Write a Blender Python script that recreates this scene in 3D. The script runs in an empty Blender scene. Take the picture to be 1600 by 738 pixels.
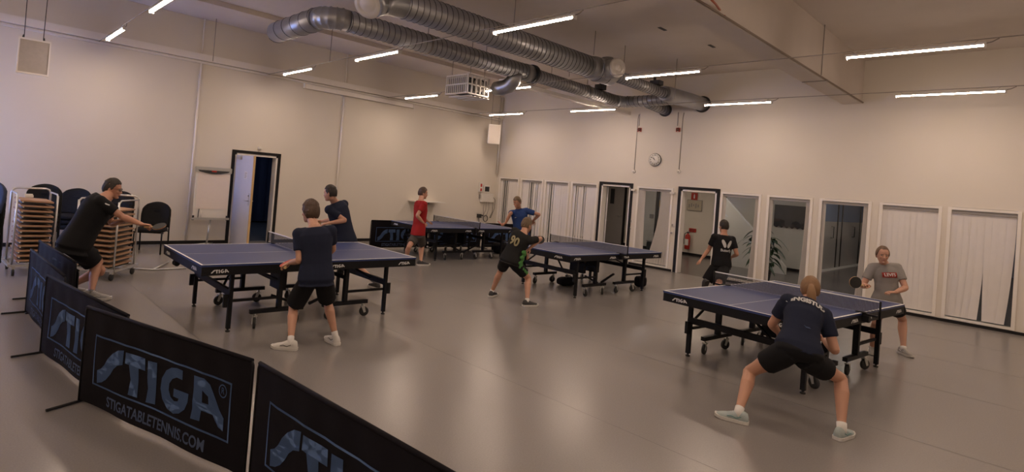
import bpy, bmesh, math, random
from mathutils import Vector, Matrix
from mathutils.geometry import tessellate_polygon
V = Vector
PI = math.pi
random.seed(7)
sc = bpy.context.scene
COL = sc.collection

# ------------------------------------------------------------------ camera
FPX, PPX, PPY = 871.477, 716.81, 271.11
CAM = V((12.845, -13.432, 1.831))
YAW, PIT, ROL = -0.83145, 0.013517, 0.080154
_f = V((math.sin(YAW)*math.cos(PIT), math.cos(YAW)*math.cos(PIT), math.sin(PIT)))
_r0 = V((math.cos(YAW), -math.sin(YAW), 0)); _u0 = _r0.cross(_f)
_r = math.cos(ROL)*_r0 + math.sin(ROL)*_u0; _u = -math.sin(ROL)*_r0 + math.cos(ROL)*_u0
cd = bpy.data.cameras.new('camera'); cam = bpy.data.objects.new('camera', cd); COL.objects.link(cam)
m = Matrix((( _r.x, _u.x, -_f.x, CAM.x), (_r.y, _u.y, -_f.y, CAM.y), (_r.z, _u.z, -_f.z, CAM.z), (0, 0, 0, 1)))
cam.matrix_world = m
cd.sensor_fit = 'HORIZONTAL'; cd.sensor_width = 36; cd.lens = FPX/1600*36
cd.shift_x = (800-PPX)/1600; cd.shift_y = (PPY-369)/1600
cd.clip_start = 0.05; cd.clip_end = 200
sc.camera = cam

def ray(x, y):
    return _f + _r*((x-PPX)/FPX) - _u*((y-PPY)/FPX)
def at(x, y, axis, val):            # the point of a world plane seen at a pixel
    d = ray(x, y); return CAM + d*((val-CAM[axis])/d[axis])
def atd(x, y, depth):               # the point at a given distance along the view axis
    return CAM + ray(x, y)*depth

# ------------------------------------------------------------------ world, exposure
w = bpy.data.worlds.new('world'); sc.world = w; w.use_nodes = True
bg = w.node_tree.nodes['Background']; bg.inputs[0].default_value = (0.24, 0.40, 1.0, 1); bg.inputs[1].default_value = 36.0
sc.view_settings.view_transform = 'Standard'; sc.view_settings.look = 'None'
sc.view_settings.gamma = 1; sc.view_settings.use_curve_mapping = False
EXPOSURE = 0.0
sc.view_settings.exposure = EXPOSURE
LAMP_COLOR = (1.0, 0.765, 0.59); LAMP_STRENGTH = 98.0; CORRIDOR_STRENGTH = 19.0
sc.cycles.use_denoising = True
sc.cycles.max_bounces = 7; sc.cycles.diffuse_bounces = 4; sc.cycles.glossy_bounces = 3
sc.cycles.transmission_bounces = 4; sc.cycles.transparent_max_bounces = 12
sc.cycles.sample_clamp_indirect = 6
sc.cycles.caustics_reflective = False; sc.cycles.caustics_refractive = False

# ------------------------------------------------------------------ materials
def mat(name, col, rough=0.6, metal=0.0, noise=0.0, scale=8.0, bump=0.0, bscale=60.0, emit=None, estr=0.0, alpha=None, spec=0.5, coat=0.0, stretch=None):
    mt = bpy.data.materials.new(name); mt.use_nodes = True
    nt = mt.node_tree; b = nt.nodes['Principled BSDF']
    col = (*col, 1)
    b.inputs['Base Color'].default_value = col; b.inputs['Roughness'].default_value = rough
    b.inputs['Metallic'].default_value = metal; b.inputs['Specular IOR Level'].default_value = spec
    b.inputs['Coat Weight'].default_value = coat
    tc = nt.nodes.new('ShaderNodeTexCoord')
    src = tc.outputs['Object']
    if stretch:
        mp = nt.nodes.new('ShaderNodeMapping'); mp.inputs['Scale'].default_value = stretch
        nt.links.new(src, mp.inputs['Vector']); src = mp.outputs['Vector']
    if noise > 0:
        n = nt.nodes.new('ShaderNodeTexNoise'); n.inputs['Scale'].default_value = scale; n.inputs['Detail'].default_value = 4
        nt.links.new(src, n.inputs['Vector'])
        mx = nt.nodes.new('ShaderNodeMix'); mx.data_type = 'RGBA'
        mx.inputs[6].default_value = tuple(c*(1-noise) for c in col[:3])+(1,)
        mx.inputs[7].default_value = tuple(min(1, c*(1+noise)) for c in col[:3])+(1,)
        nt.links.new(n.outputs['Fac'], mx.inputs[0]); nt.links.new(mx.outputs[2], b.inputs['Base Color'])
    if bump > 0:
        n2 = nt.nodes.new('ShaderNodeTexNoise'); n2.inputs['Scale'].default_value = bscale
        nt.links.new(src, n2.inputs['Vector'])
        bp = nt.nodes.new('ShaderNodeBump'); bp.inputs['Strength'].default_value = bump; bp.inputs['Distance'].default_value = 0.01
        nt.links.new(n2.outputs['Fac'], bp.inputs['Height']); nt.links.new(bp.outputs['Normal'], b.inputs['Normal'])
    if emit:
        b.inputs['Emission Color'].default_value = (*emit, 1); b.inputs['Emission Strength'].default_value = estr
    if alpha is not None:
        b.inputs['Alpha'].default_value = alpha
    return mt

def glass(name, tint=(0.9, 0.95, 1.0), refl=0.12, rough=0.02):
    mt = bpy.data.materials.new(name); mt.use_nodes = True; nt = mt.node_tree
    for n in list(nt.nodes): nt.nodes.remove(n)
    o = nt.nodes.new('ShaderNodeOutputMaterial'); mx = nt.nodes.new('ShaderNodeMixShader')
    t = nt.nodes.new('ShaderNodeBsdfTransparent'); t.inputs[0].default_value = (*tint, 1)
    g = nt.nodes.new('ShaderNodeBsdfGlossy'); g.inputs['Roughness'].default_value = rough
    fr = nt.nodes.new('ShaderNodeFresnel'); fr.inputs[0].default_value = 1.45
    nt.links.new(fr.outputs[0], mx.inputs[0]); nt.links.new(t.outputs[0], mx.inputs[1]); nt.links.new(g.outputs[0], mx.inputs[2])
    nt.links.new(mx.outputs[0], o.inputs[0])
    return mt

M = {}
M['wall'] = mat('wall_paint', (0.72, 0.67, 0.60), 0.75, noise=0.03, scale=1.5, bump=0.05, bscale=120)
M['ceil'] = mat('ceiling_paint', (0.66, 0.60, 0.55), 0.85, noise=0.06, scale=2.0, bump=0.08, bscale=60)
M['white'] = mat('white_lacquer', (0.82, 0.78, 0.74), 0.45, noise=0.03, scale=4)
M['floor'] = None
M['black'] = mat('black_powder_coat', (0.008, 0.008, 0.010), 0.5, noise=0.2, scale=20, spec=0.2)
M['blackpaint'] = mat('black_painted_frame', (0.012, 0.011, 0.012), 0.5, noise=0.2, scale=10, spec=0.25)
M['rubber'] = mat('black_rubber', (0.018, 0.018, 0.018), 0.7, noise=0.2, scale=40)
M['steel'] = mat('galvanised_steel', (0.40, 0.41, 0.43), 0.40, metal=0.8, noise=0.15, scale=5)
M['seam'] = mat('duct_seam', (0.10, 0.10, 0.11), 0.5, metal=0.5, noise=0.1)
M['chrome'] = mat('brushed_tube_steel', (0.55, 0.55, 0.54), 0.35, metal=0.8, noise=0.08, scale=30)
M['cable'] = mat('grey_cable', (0.30, 0.27, 0.25), 0.6, noise=0.1, scale=30)
M['lampwhite'] = mat('lamp_housing', (0.7, 0.68, 0.66), 0.4, noise=0.05)
M['tube'] = mat('lamp_diffuser', (1, 1, 1), 0.5, noise=0.01, emit=LAMP_COLOR, estr=LAMP_STRENGTH)
M['added_corrlamp'] = mat('added_corridor_diffuser', (1, 1, 1), 0.5, noise=0.01, emit=(1, 0.80, 0.62), estr=CORRIDOR_STRENGTH)
M['glass'] = glass('window_glass')
M['tabletop'] = mat('blue_tabletop', (0.030, 0.048, 0.155), 0.42, noise=0.06, scale=6, bump=0.02, bscale=200, spec=0.35)
M['line'] = mat('white_line', (0.75, 0.75, 0.75), 0.5, noise=0.03)
M['logo'] = mat('white_print', (0.62, 0.62, 0.62), 0.5, noise=0.03)
M['banner'] = mat('banner_cloth', (0.007, 0.006, 0.009), 0.7, noise=0.25, scale=3, bump=0.35, bscale=5, spec=0.12)
M['blue'] = mat('banner_blue_print', (0.105, 0.180, 0.37), 0.7, noise=0.10, scale=4, bump=0.2, bscale=5, spec=0.15)
M['bluesmall'] = mat('banner_small_print', (0.14, 0.19, 0.33), 0.7, noise=0.05, spec=0.15)
M['wood'] = mat('light_wood', (0.40, 0.235, 0.14), 0.5, noise=0.2, scale=3, stretch=(1, 12, 12))
M['red'] = mat('red_enamel', (0.45, 0.03, 0.02), 0.35, noise=0.08)
M['plasticwhite'] = mat('white_plastic', (0.75, 0.72, 0.68), 0.4, noise=0.03)
M['navy'] = mat('navy_curtain', (0.011, 0.018, 0.055), 0.8, noise=0.2, scale=6)
M['slat'] = mat('blind_slat_cloth', (0.74, 0.71, 0.70), 0.7, noise=0.04, scale=6, bump=0.1, bscale=80)
M['dark'] = mat('dark_shade', (0.03, 0.03, 0.033), 0.6, noise=0.2)
M['doorgrey'] = mat('grey_door_paint', (0.40, 0.37, 0.35), 0.5, noise=0.04)
M['doorwhite'] = mat('white_door_leaf', (0.62, 0.62, 0.66), 0.4, noise=0.04)
M['oak'] = mat('oak_edge', (0.62, 0.42, 0.20), 0.5, noise=0.15, scale=5, stretch=(8, 8, 1))

def net_mat():
    mt = bpy.data.materials.new('net_mesh'); mt.use_nodes = True; nt = mt.node_tree
    b = nt.nodes['Principled BSDF']; b.inputs['Base Color'].default_value = (0.05, 0.05, 0.055, 1); b.inputs['Roughness'].default_value = 0.8
    tc = nt.nodes.new('ShaderNodeTexCoord'); sp = nt.nodes.new('ShaderNodeSeparateXYZ'); nt.links.new(tc.outputs['Object'], sp.inputs[0])
    outs = []
    for ax in (1, 2):
        mu = nt.nodes.new('ShaderNodeMath'); mu.operation = 'MULTIPLY'; mu.inputs[1].default_value = 75; nt.links.new(sp.outputs[ax], mu.inputs[0])
        fr = nt.nodes.new('ShaderNodeMath'); fr.operation = 'FRACT'; nt.links.new(mu.outputs[0], fr.inputs[0])
        gt = nt.nodes.new('ShaderNodeMath'); gt.operation = 'LESS_THAN'; gt.inputs[1].default_value = 0.26; nt.links.new(fr.outputs[0], gt.inputs[0])
        outs.append(gt)
    mxm = nt.nodes.new('ShaderNodeMath'); mxm.operation = 'MAXIMUM'
    nt.links.new(outs[0].outputs[0], mxm.inputs[0]); nt.links.new(outs[1].outputs[0], mxm.inputs[1])
    nt.links.new(mxm.outputs[0], b.inputs['Alpha'])
    return mt
M['net'] = net_mat()

def floor_mat():
    mt = bpy.data.materials.new('vinyl_floor'); mt.use_nodes = True; nt = mt.node_tree
    b = nt.nodes['Principled BSDF']
    tc = nt.nodes.new('ShaderNodeTexCoord')
    n1 = nt.nodes.new('ShaderNodeTexNoise'); n1.inputs['Scale'].default_value = 0.35; n1.inputs['Detail'].default_value = 1
    n2 = nt.nodes.new('ShaderNodeTexNoise'); n2.inputs['Scale'].default_value = 90; n2.inputs['Detail'].default_value = 2
    nt.links.new(tc.outputs['Object'], n1.inputs['Vector']); nt.links.new(tc.outputs['Object'], n2.inputs['Vector'])
    m1 = nt.nodes.new('ShaderNodeMix'); m1.data_type = 'RGBA'
    m1.inputs[6].default_value = (0.245, 0.228, 0.218, 1); m1.inputs[7].default_value = (0.268, 0.249, 0.238, 1)
    nt.links.new(n1.outputs['Fac'], m1.inputs[0])
    m2 = nt.nodes.new('ShaderNodeMix'); m2.data_type = 'RGBA'; m2.blend_type = 'MULTIPLY'; m2.inputs[0].default_value = 0.25
    nt.links.new(m1.outputs[2], m2.inputs[6]); nt.links.new(n2.outputs['Fac'], m2.inputs[7])
    nt.links.new(m2.outputs[2], b.inputs['Base Color'])
    rr = nt.nodes.new('ShaderNodeMapRange'); rr.inputs['To Min'].default_value = 0.22; rr.inputs['To Max'].default_value = 0.28
    nt.links.new(n2.outputs['Fac'], rr.inputs['Value']); nt.links.new(rr.outputs[0], b.inputs['Roughness'])
    bp = nt.nodes.new('ShaderNodeBump'); bp.inputs['Strength'].default_value = 0.06; bp.inputs['Distance'].default_value = 0.003
    nt.links.new(n2.outputs['Fac'], bp.inputs['Height']); nt.links.new(bp.outputs['Normal'], b.inputs['Normal'])
    b.inputs['Specular IOR Level'].default_value = 0.6
    return mt
M['floor'] = floor_mat()

# ------------------------------------------------------------------ mesh helpers
MAT = {}            # object name -> world matrix, for children given in world coordinates
class MB:
    def __init__(s): s.v = []; s.f = []; s.sm = []
    def add(s, vs, fs, smooth=False):
        o = len(s.v); s.v += [V(p) for p in vs]
        for f in fs: s.f.append([i+o for i in f]); s.sm.append(smooth)
        return s
    def box(s, x0, x1, y0, y1, z0, z1, M4=None):
        vs = [V((x, y, z)) for z in (z0, z1) for y in (y0, y1) for x in (x0, x1)]
        if M4 is not None: vs = [M4 @ p for p in vs]
        return s.add(vs, [(0, 2, 3, 1), (4, 5, 7, 6), (0, 1, 5, 4), (2, 6, 7, 3), (0, 4, 6, 2), (1, 3, 7, 5)])
    def bar(s, a, b, w, h, up=(0, 0, 1)):           # rectangular bar from a to b
        a, b = V(a), V(b); d = (b-a); L = d.length; d.normalize(); up = V(up)
        if abs(d.dot(up)) > 0.98: up = V((1, 0, 0)) if abs(d.x) < .9 else V((0, 1, 0))
        sx = d.cross(up).normalized(); sy = sx.cross(d).normalized()
        vs = []
        for p in (a, b):
            for i, j in ((-1, -1), (1, -1), (1, 1), (-1, 1)): vs.append(p+sx*(i*w/2)+sy*(j*h/2))
        return s.add(vs, [(3, 2, 1, 0), (4, 5, 6, 7), (0, 1, 5, 4), (1, 2, 6, 5), (2, 3, 7, 6), (3, 0, 4, 7)])
    def rings(s, rs, cap=True, smooth=True):
        n = len(rs[0]); vs = [p for r in rs for p in r]; fs = []
        for k in range(len(rs)-1):
            for i in range(n):
                j = (i+1) % n; fs.append((k*n+i, k*n+j, (k+1)*n+j, (k+1)*n+i))
        s.add(vs, fs, smooth)
        if cap:
            o = len(s.v)-len(vs)
            s.f.append([o+i for i in range(n)][::-1]); s.sm.append(False)
            s.f.append([o+(len(rs)-1)*n+i for i in range(n)]); s.sm.append(False)
        return s
    def tube(s, pts, r, n=12, cap=True, smooth=True, flat=1.0):
        pts = [V(p) for p in pts]; rad = r if isinstance(r, (list, tuple)) else [r]*len(pts)
        up = None; rs = []
        for k, p in enumerate(pts):
            a = pts[max(0, k-1)]; b = pts[min(len(pts)-1, k+1)]; d = (b-a)
            if d.length < 1e-9: d = V((0, 0, 1))
            d.normalize()
            if up is None:
                up = V((0, 0, 1)) if abs(d.z) < 0.9 else V((1, 0, 0))
            sx = d.cross(up)
            if sx.length < 1e-6: sx = d.orthogonal()
            sx.normalize(); sy = sx.cross(d).normalized(); up = sy
            rs.append([p+sx*math.cos(2*PI*i/n)*rad[k]+sy*math.sin(2*PI*i/n)*rad[k]*flat for i in range(n)])
        return s.rings(rs[::1], cap, smooth)
    def cyl(s, a, b, r, r2=None, n=16): return s.tube([a, b], [r, r if r2 is None else r2], n)
    def lathe(s, prof, c, axis=(0, 0, 1), n=24):     # profile of (radius, height)
        axis = V(axis).normalized(); sx = axis.orthogonal().normalized(); sy = axis.cross(sx); c = V(c)
        return s.rings([[c+axis*h+(sx*math.cos(2*PI*i/n)+sy*math.sin(2*PI*i/n))*max(r, 1e-4) for i in range(n)] for r, h in prof])
    def ball(s, c, r, n=12, m_=8, R=None):
        c = V(c); r = V(r) if isinstance(r, (tuple, list, Vector)) else V((r, r, r)); rs = []
        for k in range(1, m_):
            t = PI*k/m_
            ring = []
            for i in range(n):
                p = V((r.x*math.sin(t)*math.cos(2*PI*i/n), r.y*math.sin(t)*math.sin(2*PI*i/n), -r.z*math.cos(t)))
                if R is not None: p = R @ p
                ring.append(c+p)
            rs.append(ring)
        o = len(s.v); s.rings(rs, cap=False)
        a = V((0, 0, -r.z)); b = V((0, 0, r.z))
        if R is not None: a = R @ a; b = R @ b
        s.v += [c+a, c+b]; ia = len(s.v)-2; ib = ia+1
        for i in range(n):
            j = (i+1) % n
            s.f.append([ia, o+j, o+i]); s.sm.append(True)
            q = o+(m_-2)*n; s.f.append([ib, q+i, q+j]); s.sm.append(True)
        return s
    def prism(s, poly, o, ux, uy, depth, holes=()):   # 2D outline pushed along its normal
        o, ux, uy = V(o), V(ux), V(uy); nz = ux.cross(uy).normalized()*depth
        loops = [list(poly)]+[list(h) for h in holes]
        flat = [p for L in loops for p in L]
        tris = tessellate_polygon([[V((p[0], p[1], 0)) for p in L] for L in loops])
        P = [o+ux*p[0]+uy*p[1] for p in flat]; n = len(P)
        vs = P+[p+nz for p in P]; fs = []
        for t in tris:
            a, b, c = [V((*flat[i], 0)) for i in t]
            if (b-a).cross(c-a).z < 0: t = t[::-1]
            fs.append((t[2], t[1], t[0])); fs.append((t[0]+n, t[1]+n, t[2]+n))
        k = 0
        for L in loops:
            m_ = len(L)
            for i in range(m_): fs.append((k+i, k+(i+1) % m_, k+(i+1) % m_+n, k+i+n))
            k += m_
        return s.add(vs, fs)
    def build(s, name, material, parent=None, world=False, bevel=0.0, origin=None, fix=True):
        me = bpy.data.meshes.new(name)
        vs = s.v
        if world and parent is not None:
            inv = MAT[parent.name].inverted(); vs = [inv @ p for p in vs]
        if origin is not None:
            o3 = V(origin); vs = [p-o3 for p in vs]
        me.from_pydata([tuple(p) for p in vs], [], s.f)
        me.polygons.foreach_set('use_smooth', s.sm)
        me.materials.append(material)
        if fix:
            bm = bmesh.new(); bm.from_mesh(me); bmesh.ops.recalc_face_normals(bm, faces=bm.faces[:])
            if bevel: 
                bmesh.ops.remove_doubles(bm, verts=bm.verts[:], dist=1e-5)
                bmesh.ops.bevel(bm, geom=bm.edges[:], offset=bevel, segments=2, affect='EDGES', clamp_overlap=True)
            bm.to_mesh(me); bm.free()
        me.update()
        o = bpy.data.objects.new(name, me); COL.objects.link(o)
        if origin is not None: o.location = origin
        if parent is not None: o.parent = parent
        return o

def thing(name, label, cat, loc=(0, 0, 0), rz=0.0, group=None):
    o = bpy.data.objects.new(name, None); COL.objects.link(o); o.empty_display_size = 0.1
    o.location = loc; o.rotation_euler = (0, 0, rz); o['label'] = label; o['category'] = cat
    if group: o['group'] = group
    MAT[o.name] = Matrix.Translation(V(loc)) @ Matrix.Rotation(rz, 4, 'Z')
    return o
def tag(o, label, cat, group=None):
    o['label'] = label; o['category'] = cat
    if group: o['group'] = group
    return o
def struct(o): o['kind'] = 'structure'; return o
def copy_tree(o, parent=None):
    c = o.copy(); COL.objects.link(c)
    if parent is not None: c.parent = parent
    for ch in list(o.children): copy_tree(ch, c)
    return c
def text_mesh(body, size, extrude=0.0005, sx=1.0, bold=0.0):
    cu = bpy.data.curves.new('txt', 'FONT'); cu.body = body; cu.size = size; cu.extrude = extrude; cu.offset = bold
    cu.align_x = 'CENTER'; cu.align_y = 'CENTER'; cu.resolution_u = 3
    o = bpy.data.objects.new('txt', cu); COL.objects.link(o)
    dg = bpy.context.evaluated_depsgraph_get(); me = bpy.data.meshes.new_from_object(o.evaluated_get(dg))
    vs = [V((v.co.x*sx, v.co.y, v.co.z)) for v in me.vertices]; fs = [list(p.vertices) for p in me.polygons]
    bpy.data.objects.remove(o); bpy.data.curves.remove(cu); bpy.data.meshes.remove(me)
    return vs, fs
def put_text(mb, body, size, o, ux, uy, sx=1.0, bold=0.0):
    vs, fs = text_mesh(body, size, 0.0006, sx, bold); o, ux, uy = V(o), V(ux).normalized(), V(uy).normalized(); nz = ux.cross(uy)
    mb.add([o+ux*p.x+uy*p.y+nz*(p.z+0.0008) for p in vs], fs)
    return mb

# ------------------------------------------------------------------ room shell
XR, YF, H = 17.0, -15.6, 4.9          # far sides of the hall behind the camera; ceiling height
struct(MB().box(-0.3, XR+0.3, YF-0.3, 0.0, -0.12, 0).build('floor', M['floor']))
mb = MB()
for a, b in ((0.0, 1.7), (1.7, 3.6), (3.6, 5.5), (5.5, 7.6), (7.6, 9.6), (9.6, 12)):
    pass
for yy in (-9.42, -7.42, -5.42, -11.42, -2.0, -3.7):
    mb.box(0.02, 13.5, yy-0.0025, yy+0.0025, 0.0002, 0.0008)
struct(mb.build('trim_1', mat('floor_seam', (0.12, 0.11, 0.105), 0.5, noise=0.1)))
struct(MB().box(-0.3, XR+0.3, YF-0.3, 0.3, H, H+0.2).build('ceiling', M['ceil']))
# left wall (x = 0) with a door opening
DA0, DA1 = -8.71, -7.56            # door frame outer edges along y
mb = MB()
mb.box(-0.2, 0, YF, DA0+0.03, 0, H).box(-0.2, 0, DA1-0.03, 0.15, 0, H).box(-0.2, 0, DA0+0.03, DA1-0.03, 2.08, H)
struct(mb.build('wall_left', M['wall']))
OPEN = [(0.19, 0.97), (1.13, 1.95), (2.10, 2.93), (3.08, 3.90), (4.02, 4.99), (5.20, 6.10), (6.31, 7.26), (7.36, 8.16), (8.37, 9.17), (9.38, 10.18), (10.40, 11.24), (11.41, 12.27)]
mb = MB(); x = -0.2
for k, (a, b) in enumerate(OPEN):
    mb.box(x, a, 0, 0.16, 0, 2.08); x = b
    if k not in (4, 6): mb.box(a, b, 0, 0.16, 0, 0.09)
mb.box(x, XR+0.2, 0, 0.16, 0, 2.08).box(-0.2, XR+0.2, 0, 0.16, 2.08, H)
struct(mb.build('wall_back', M['wall']))
struct(MB().box(XR, XR+0.2, YF, 0, 0, H).build('wall_right', M['wall']))
# front wall behind the camera with two daylight windows near the left
mb = MB(); wins = [(0.06, 1.0)]; x = -0.2
for a, b in wins:
    mb.box(x, a, YF-0.2, YF, 0, H); mb.box(a, b, YF-0.2, YF, 0, 0.9).box(a, b, YF-0.2, YF, 2.3, H); x = b
mb.box(x, XR+0.2, YF-0.2, YF, 0, H)
struct(mb.build('wall_front', M['wall']))
# baseboards
struct(MB().box(0, 0.015, YF, DA0, 0, 0.07).box(0, 0.015, DA1, 0, 0, 0.07).build('baseboard_left', M['blackpaint']))
mb = MB(); x = 0.0
for k in (4, 6):
    a, b = OPEN[k]; mb.box(x, a-0.07, -0.015, 0, 0, 0.05); x = b+0.07
mb.box(x, XR, -0.015, 0, 0, 0.05)
struct(mb.build('baseboard_back', M['blackpaint']))
# ledge along the left wall, white rail and the vertical conduits
struct(MB().box(0, 0.10, -13.2, 0, 3.99, 4.13).build('trim_2', M['white']))
tag(MB().box(0.001, 0.05, -13.1, -0.001, 3.93, 3.97).build('cable_conduit', M['plasticwhite']), 'long white cable rail running under the ledge of the left wall', 'cable rail')
for k, (yy, lab) in enumerate(((-9.55, 'thin vertical conduit on the left wall behind the flip chart'), (-5.98, 'thin vertical conduit on the left wall below the projection screen case'))):
    tag(MB().tube([(0.030, yy, 0.08), (0.030, yy, 3.93)], 0.022, 8).tube([(0.030, yy, 4.14), (0.030, yy, H)], 0.014, 8).build('wall_conduit', M['white']), lab, 'conduit')
tag(MB().tube([(0.05, -0.06, 2.15), (0.05, -0.06, 4.7)], 0.03, 10).build('corner_pipe', M['plasticwhite']), 'white vertical pipe in the far corner beside the loudspeaker', 'pipe')
# ceiling beam
struct(MB().box(9.62, 9.95, YF, 0, 4.03, H).build('trim_3', M['ceil']))
struct(MB().box(1.55, 1.75, YF, 0, 4.80, H).build('trim_4', M['ceil']))

tag(MB().tube([(9.965, -15.5, 4.05), (9.965, -0.01, 4.05)], 0.014, 8).build('beam_conduit', mat('brown_conduit', (0.22, 0.16, 0.12), 0.6, noise=0.1)), 'thin brown pipe running along the lower right edge of the ceiling beam', 'pipe')
# corridor beyond the back wall
struct(MB().box(-0.3, 16, 0.001, 15, -0.12, -0.001).build('floor_corridor', mat('dark_corridor_floor', (0.12, 0.105, 0.10), 0.25, noise=0.08, scale=2)))
struct(MB().box(-0.2, 16, 0.16, 15, 2.75, 2.85).build('ceiling_corridor', M['ceil']))
struct(MB().box(-0.2, 8.0, 4.72, 4.86, 0, 2.75).build('wall_corridor', M['wall']))
struct(MB().box(-0.1, 7.9, 4.70, 4.72, 0, 0.08).build('baseboard_corridor', M['blackpaint']))
struct(MB().box(7.86, 8.0, 4.86, 14.2, 2.45, 2.75).box(7.86, 8.0, 4.86, 14.2, 0, 0.06).build('trim_5', M['white']))
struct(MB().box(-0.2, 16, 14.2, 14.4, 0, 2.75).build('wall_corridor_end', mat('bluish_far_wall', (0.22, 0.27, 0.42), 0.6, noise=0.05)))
struct(MB().box(12.8, 12.95, 0.16, 14.2, 0, 2.75).build('wall_corridor_right', M['wall']))
struct(MB().box(-0.2, -0.1, 0.16, 14.2, 0, 2.75).build('wall_corridor_left', M['wall']))
def added_corridor_lamp(x, y, lab, dx=0.6, dy=0.15):  # unseen lamps added to brighten the corridor and the glass partition
    t = thing('added_ceiling_lamp', lab, 'lamp', (x, y, 2.69), group=None)
    MB().box(-dx, dx, -dy, dy, 0.01, 0.058).build('housing', M['lampwhite'], t)
    MB().box(-dx+.03, dx-.03, -dy+.03, dy-.03, -0.005, 0.009).build('diffuser', M['added_corrlamp'], t)
added_corridor_lamp(3.6, 2.6, 'added flat ceiling lamp of the corridor left of the fire extinguisher')
added_corridor_lamp(6.0, 2.4, 'added flat ceiling lamp of the corridor in front of the fire extinguisher')
added_corridor_lamp(9.6, 2.4, 'added flat ceiling lamp of the corridor above the plant')
added_corridor_lamp(9.3, 5.6, 'added flat ceiling lamp where the corridor meets the glass partition')
added_corridor_lamp(10.4, 8.5, 'added flat ceiling lamp by the glass partition')
added_corridor_lamp(6.6, 9.5, 'added flat ceiling lamp inside the room behind the glass partition')

# ------------------------------------------------------------------ windows and blinds of the back wall
def window(n, a, b):
    mb = MB(); z0, z1 = 0.09, 2.03; w_ = 0.045
    y0, y1 = -0.025, 0.10
    mb.box(a-w_, a+0.005, y0, y1, z0-0.03, z1+w_).box(b-0.005, b+w_, y0, y1, z0-0.03, z1+w_)
    mb.box(a+0.005, b-0.005, y0, y1, z1, z1+w_).box(a+0.005, b-0.005, y0, y1, z0-0.03, z0+0.005)
    f = struct(mb.build('window_%d' % n, M['white']))
    struct(MB().box(a, b, 0.105, 0.112, z0, z1).build('window_%d_pane' % n, M['glass'], f))
def slat(mb, x, ang, z0, z1, wd=0.10, dx=0.0, y=0.035, dang=0.0):
    rs = []
    for k in range(7):
        t = k/6; z = z1+(z0-z1)*t; a = ang+dang*t; cx = x+dx*t*t
        u = V((math.cos(a), math.sin(a), 0))*wd/2; nrm = V((-math.sin(a), math.cos(a), 0))*0.0012
        c = V((cx, y, z))
        rs.append([c-u-nrm, c-nrm*3, c+u-nrm, c+u+nrm, c+nrm*-1, c-u+nrm])
    mb.rings(rs, smooth=False)
def blind(n, a, b, slats, lab, group):
    t = thing('vertical_blind', lab, 'blind', ((a+b)/2, 0.035, 2.0), group=group)
    MB().box(a+0.01, b-0.01, 0.0, 0.07, 1.97, 2.025).build('headrail', mat('rail_grey', (0.30, 0.28, 0.27), 0.5, noise=0.05) if 'rail' not in M else M['rail'], t, world=True)
    mb = MB()
    for s in slats: slat(mb, *s)
    mb.build('slats', M['slat'], t, world=True, fix=False)
M['rail'] = mat('rail_grey', (0.30, 0.28, 0.27), 0.5, noise=0.05)
wn = 0
labs = {0: 'closed white vertical blind in the window nearest the corner, behind the blue polo',
        1: 'closed white vertical blind in the second window from the far corner',
        2: 'closed white vertical blind in the third window from the far corner',
        3: 'closed white vertical blind directly left of the black frame with the grey door',
        5: 'white blind parted like curtains in the narrow window between the two black door frames',
        7: 'white blind drawn to both sides in the window showing the sloping stair',
        8: 'white blind drawn to both sides in the window showing the dark picture',
        9: 'white blind drawn to both sides in the window showing the glass partition',
        10: 'closed wide white blind behind the woman in the grey shirt',
        11: 'closed wide white blind with slats gaping at the bottom, rightmost window'}
for k, (a, b) in enumerate(OPEN):
    if k in (4, 6): continue
    wn += 1; window(wn, a, b)
    S_ = []; z0, z1 = 0.12, 1.97
    rnd = random.Random(k)
    if k < 4:
        n = 9
        for i in range(n):
            x = a+0.055+(b-a-0.11)*i/(n-1)
            gap = (i in (1, 2, 3)) if k == 0 else (i in (3, 4, 6)) if k == 1 else (i in (1, 2)) if k == 2 else (i in (1, 4))
            S_.append((x, rnd.uniform(-0.55, -0.35) if gap else rnd.uniform(-0.05, 0.2), z0, z1, 0.083, rnd.uniform(-.008, .008)))
    elif k in (10, 11):
        n = 9
        for i in range(n):
            x = a+0.06+(b-a-0.13)*i/(n-1)
            dx = 0.0
            if k == 11: dx = -0.06 if i <= 4 else (0.03 if i == 5 else 0.0)
            if k == 11 and i >= 7: dx = -0.08
            S_.append((x, 0.10+rnd.uniform(-.05, .05), z0, z1, 0.118, dx))
    elif k == 5:
        for i in range(5): S_.append((a+0.03+i*0.025, 1.0, z0, z1, 0.09, 0.05*i/4))
        for i in range(8): S_.append((b-0.03-i*0.03, 1.0, z0, z1, 0.09, -0.045*i))
    else:
        for i in range(3): S_.append((a+0.025+i*0.014, 1.25, z0, z1, 0.055, 0.0))
        for i in range(4): S_.append((b-0.025-i*0.016, 1.25, z0, z1, 0.055, -0.016*i-0.01))
    blind(wn, a, b, S_, labs[k], 'vertical blinds of the back wall')

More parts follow.
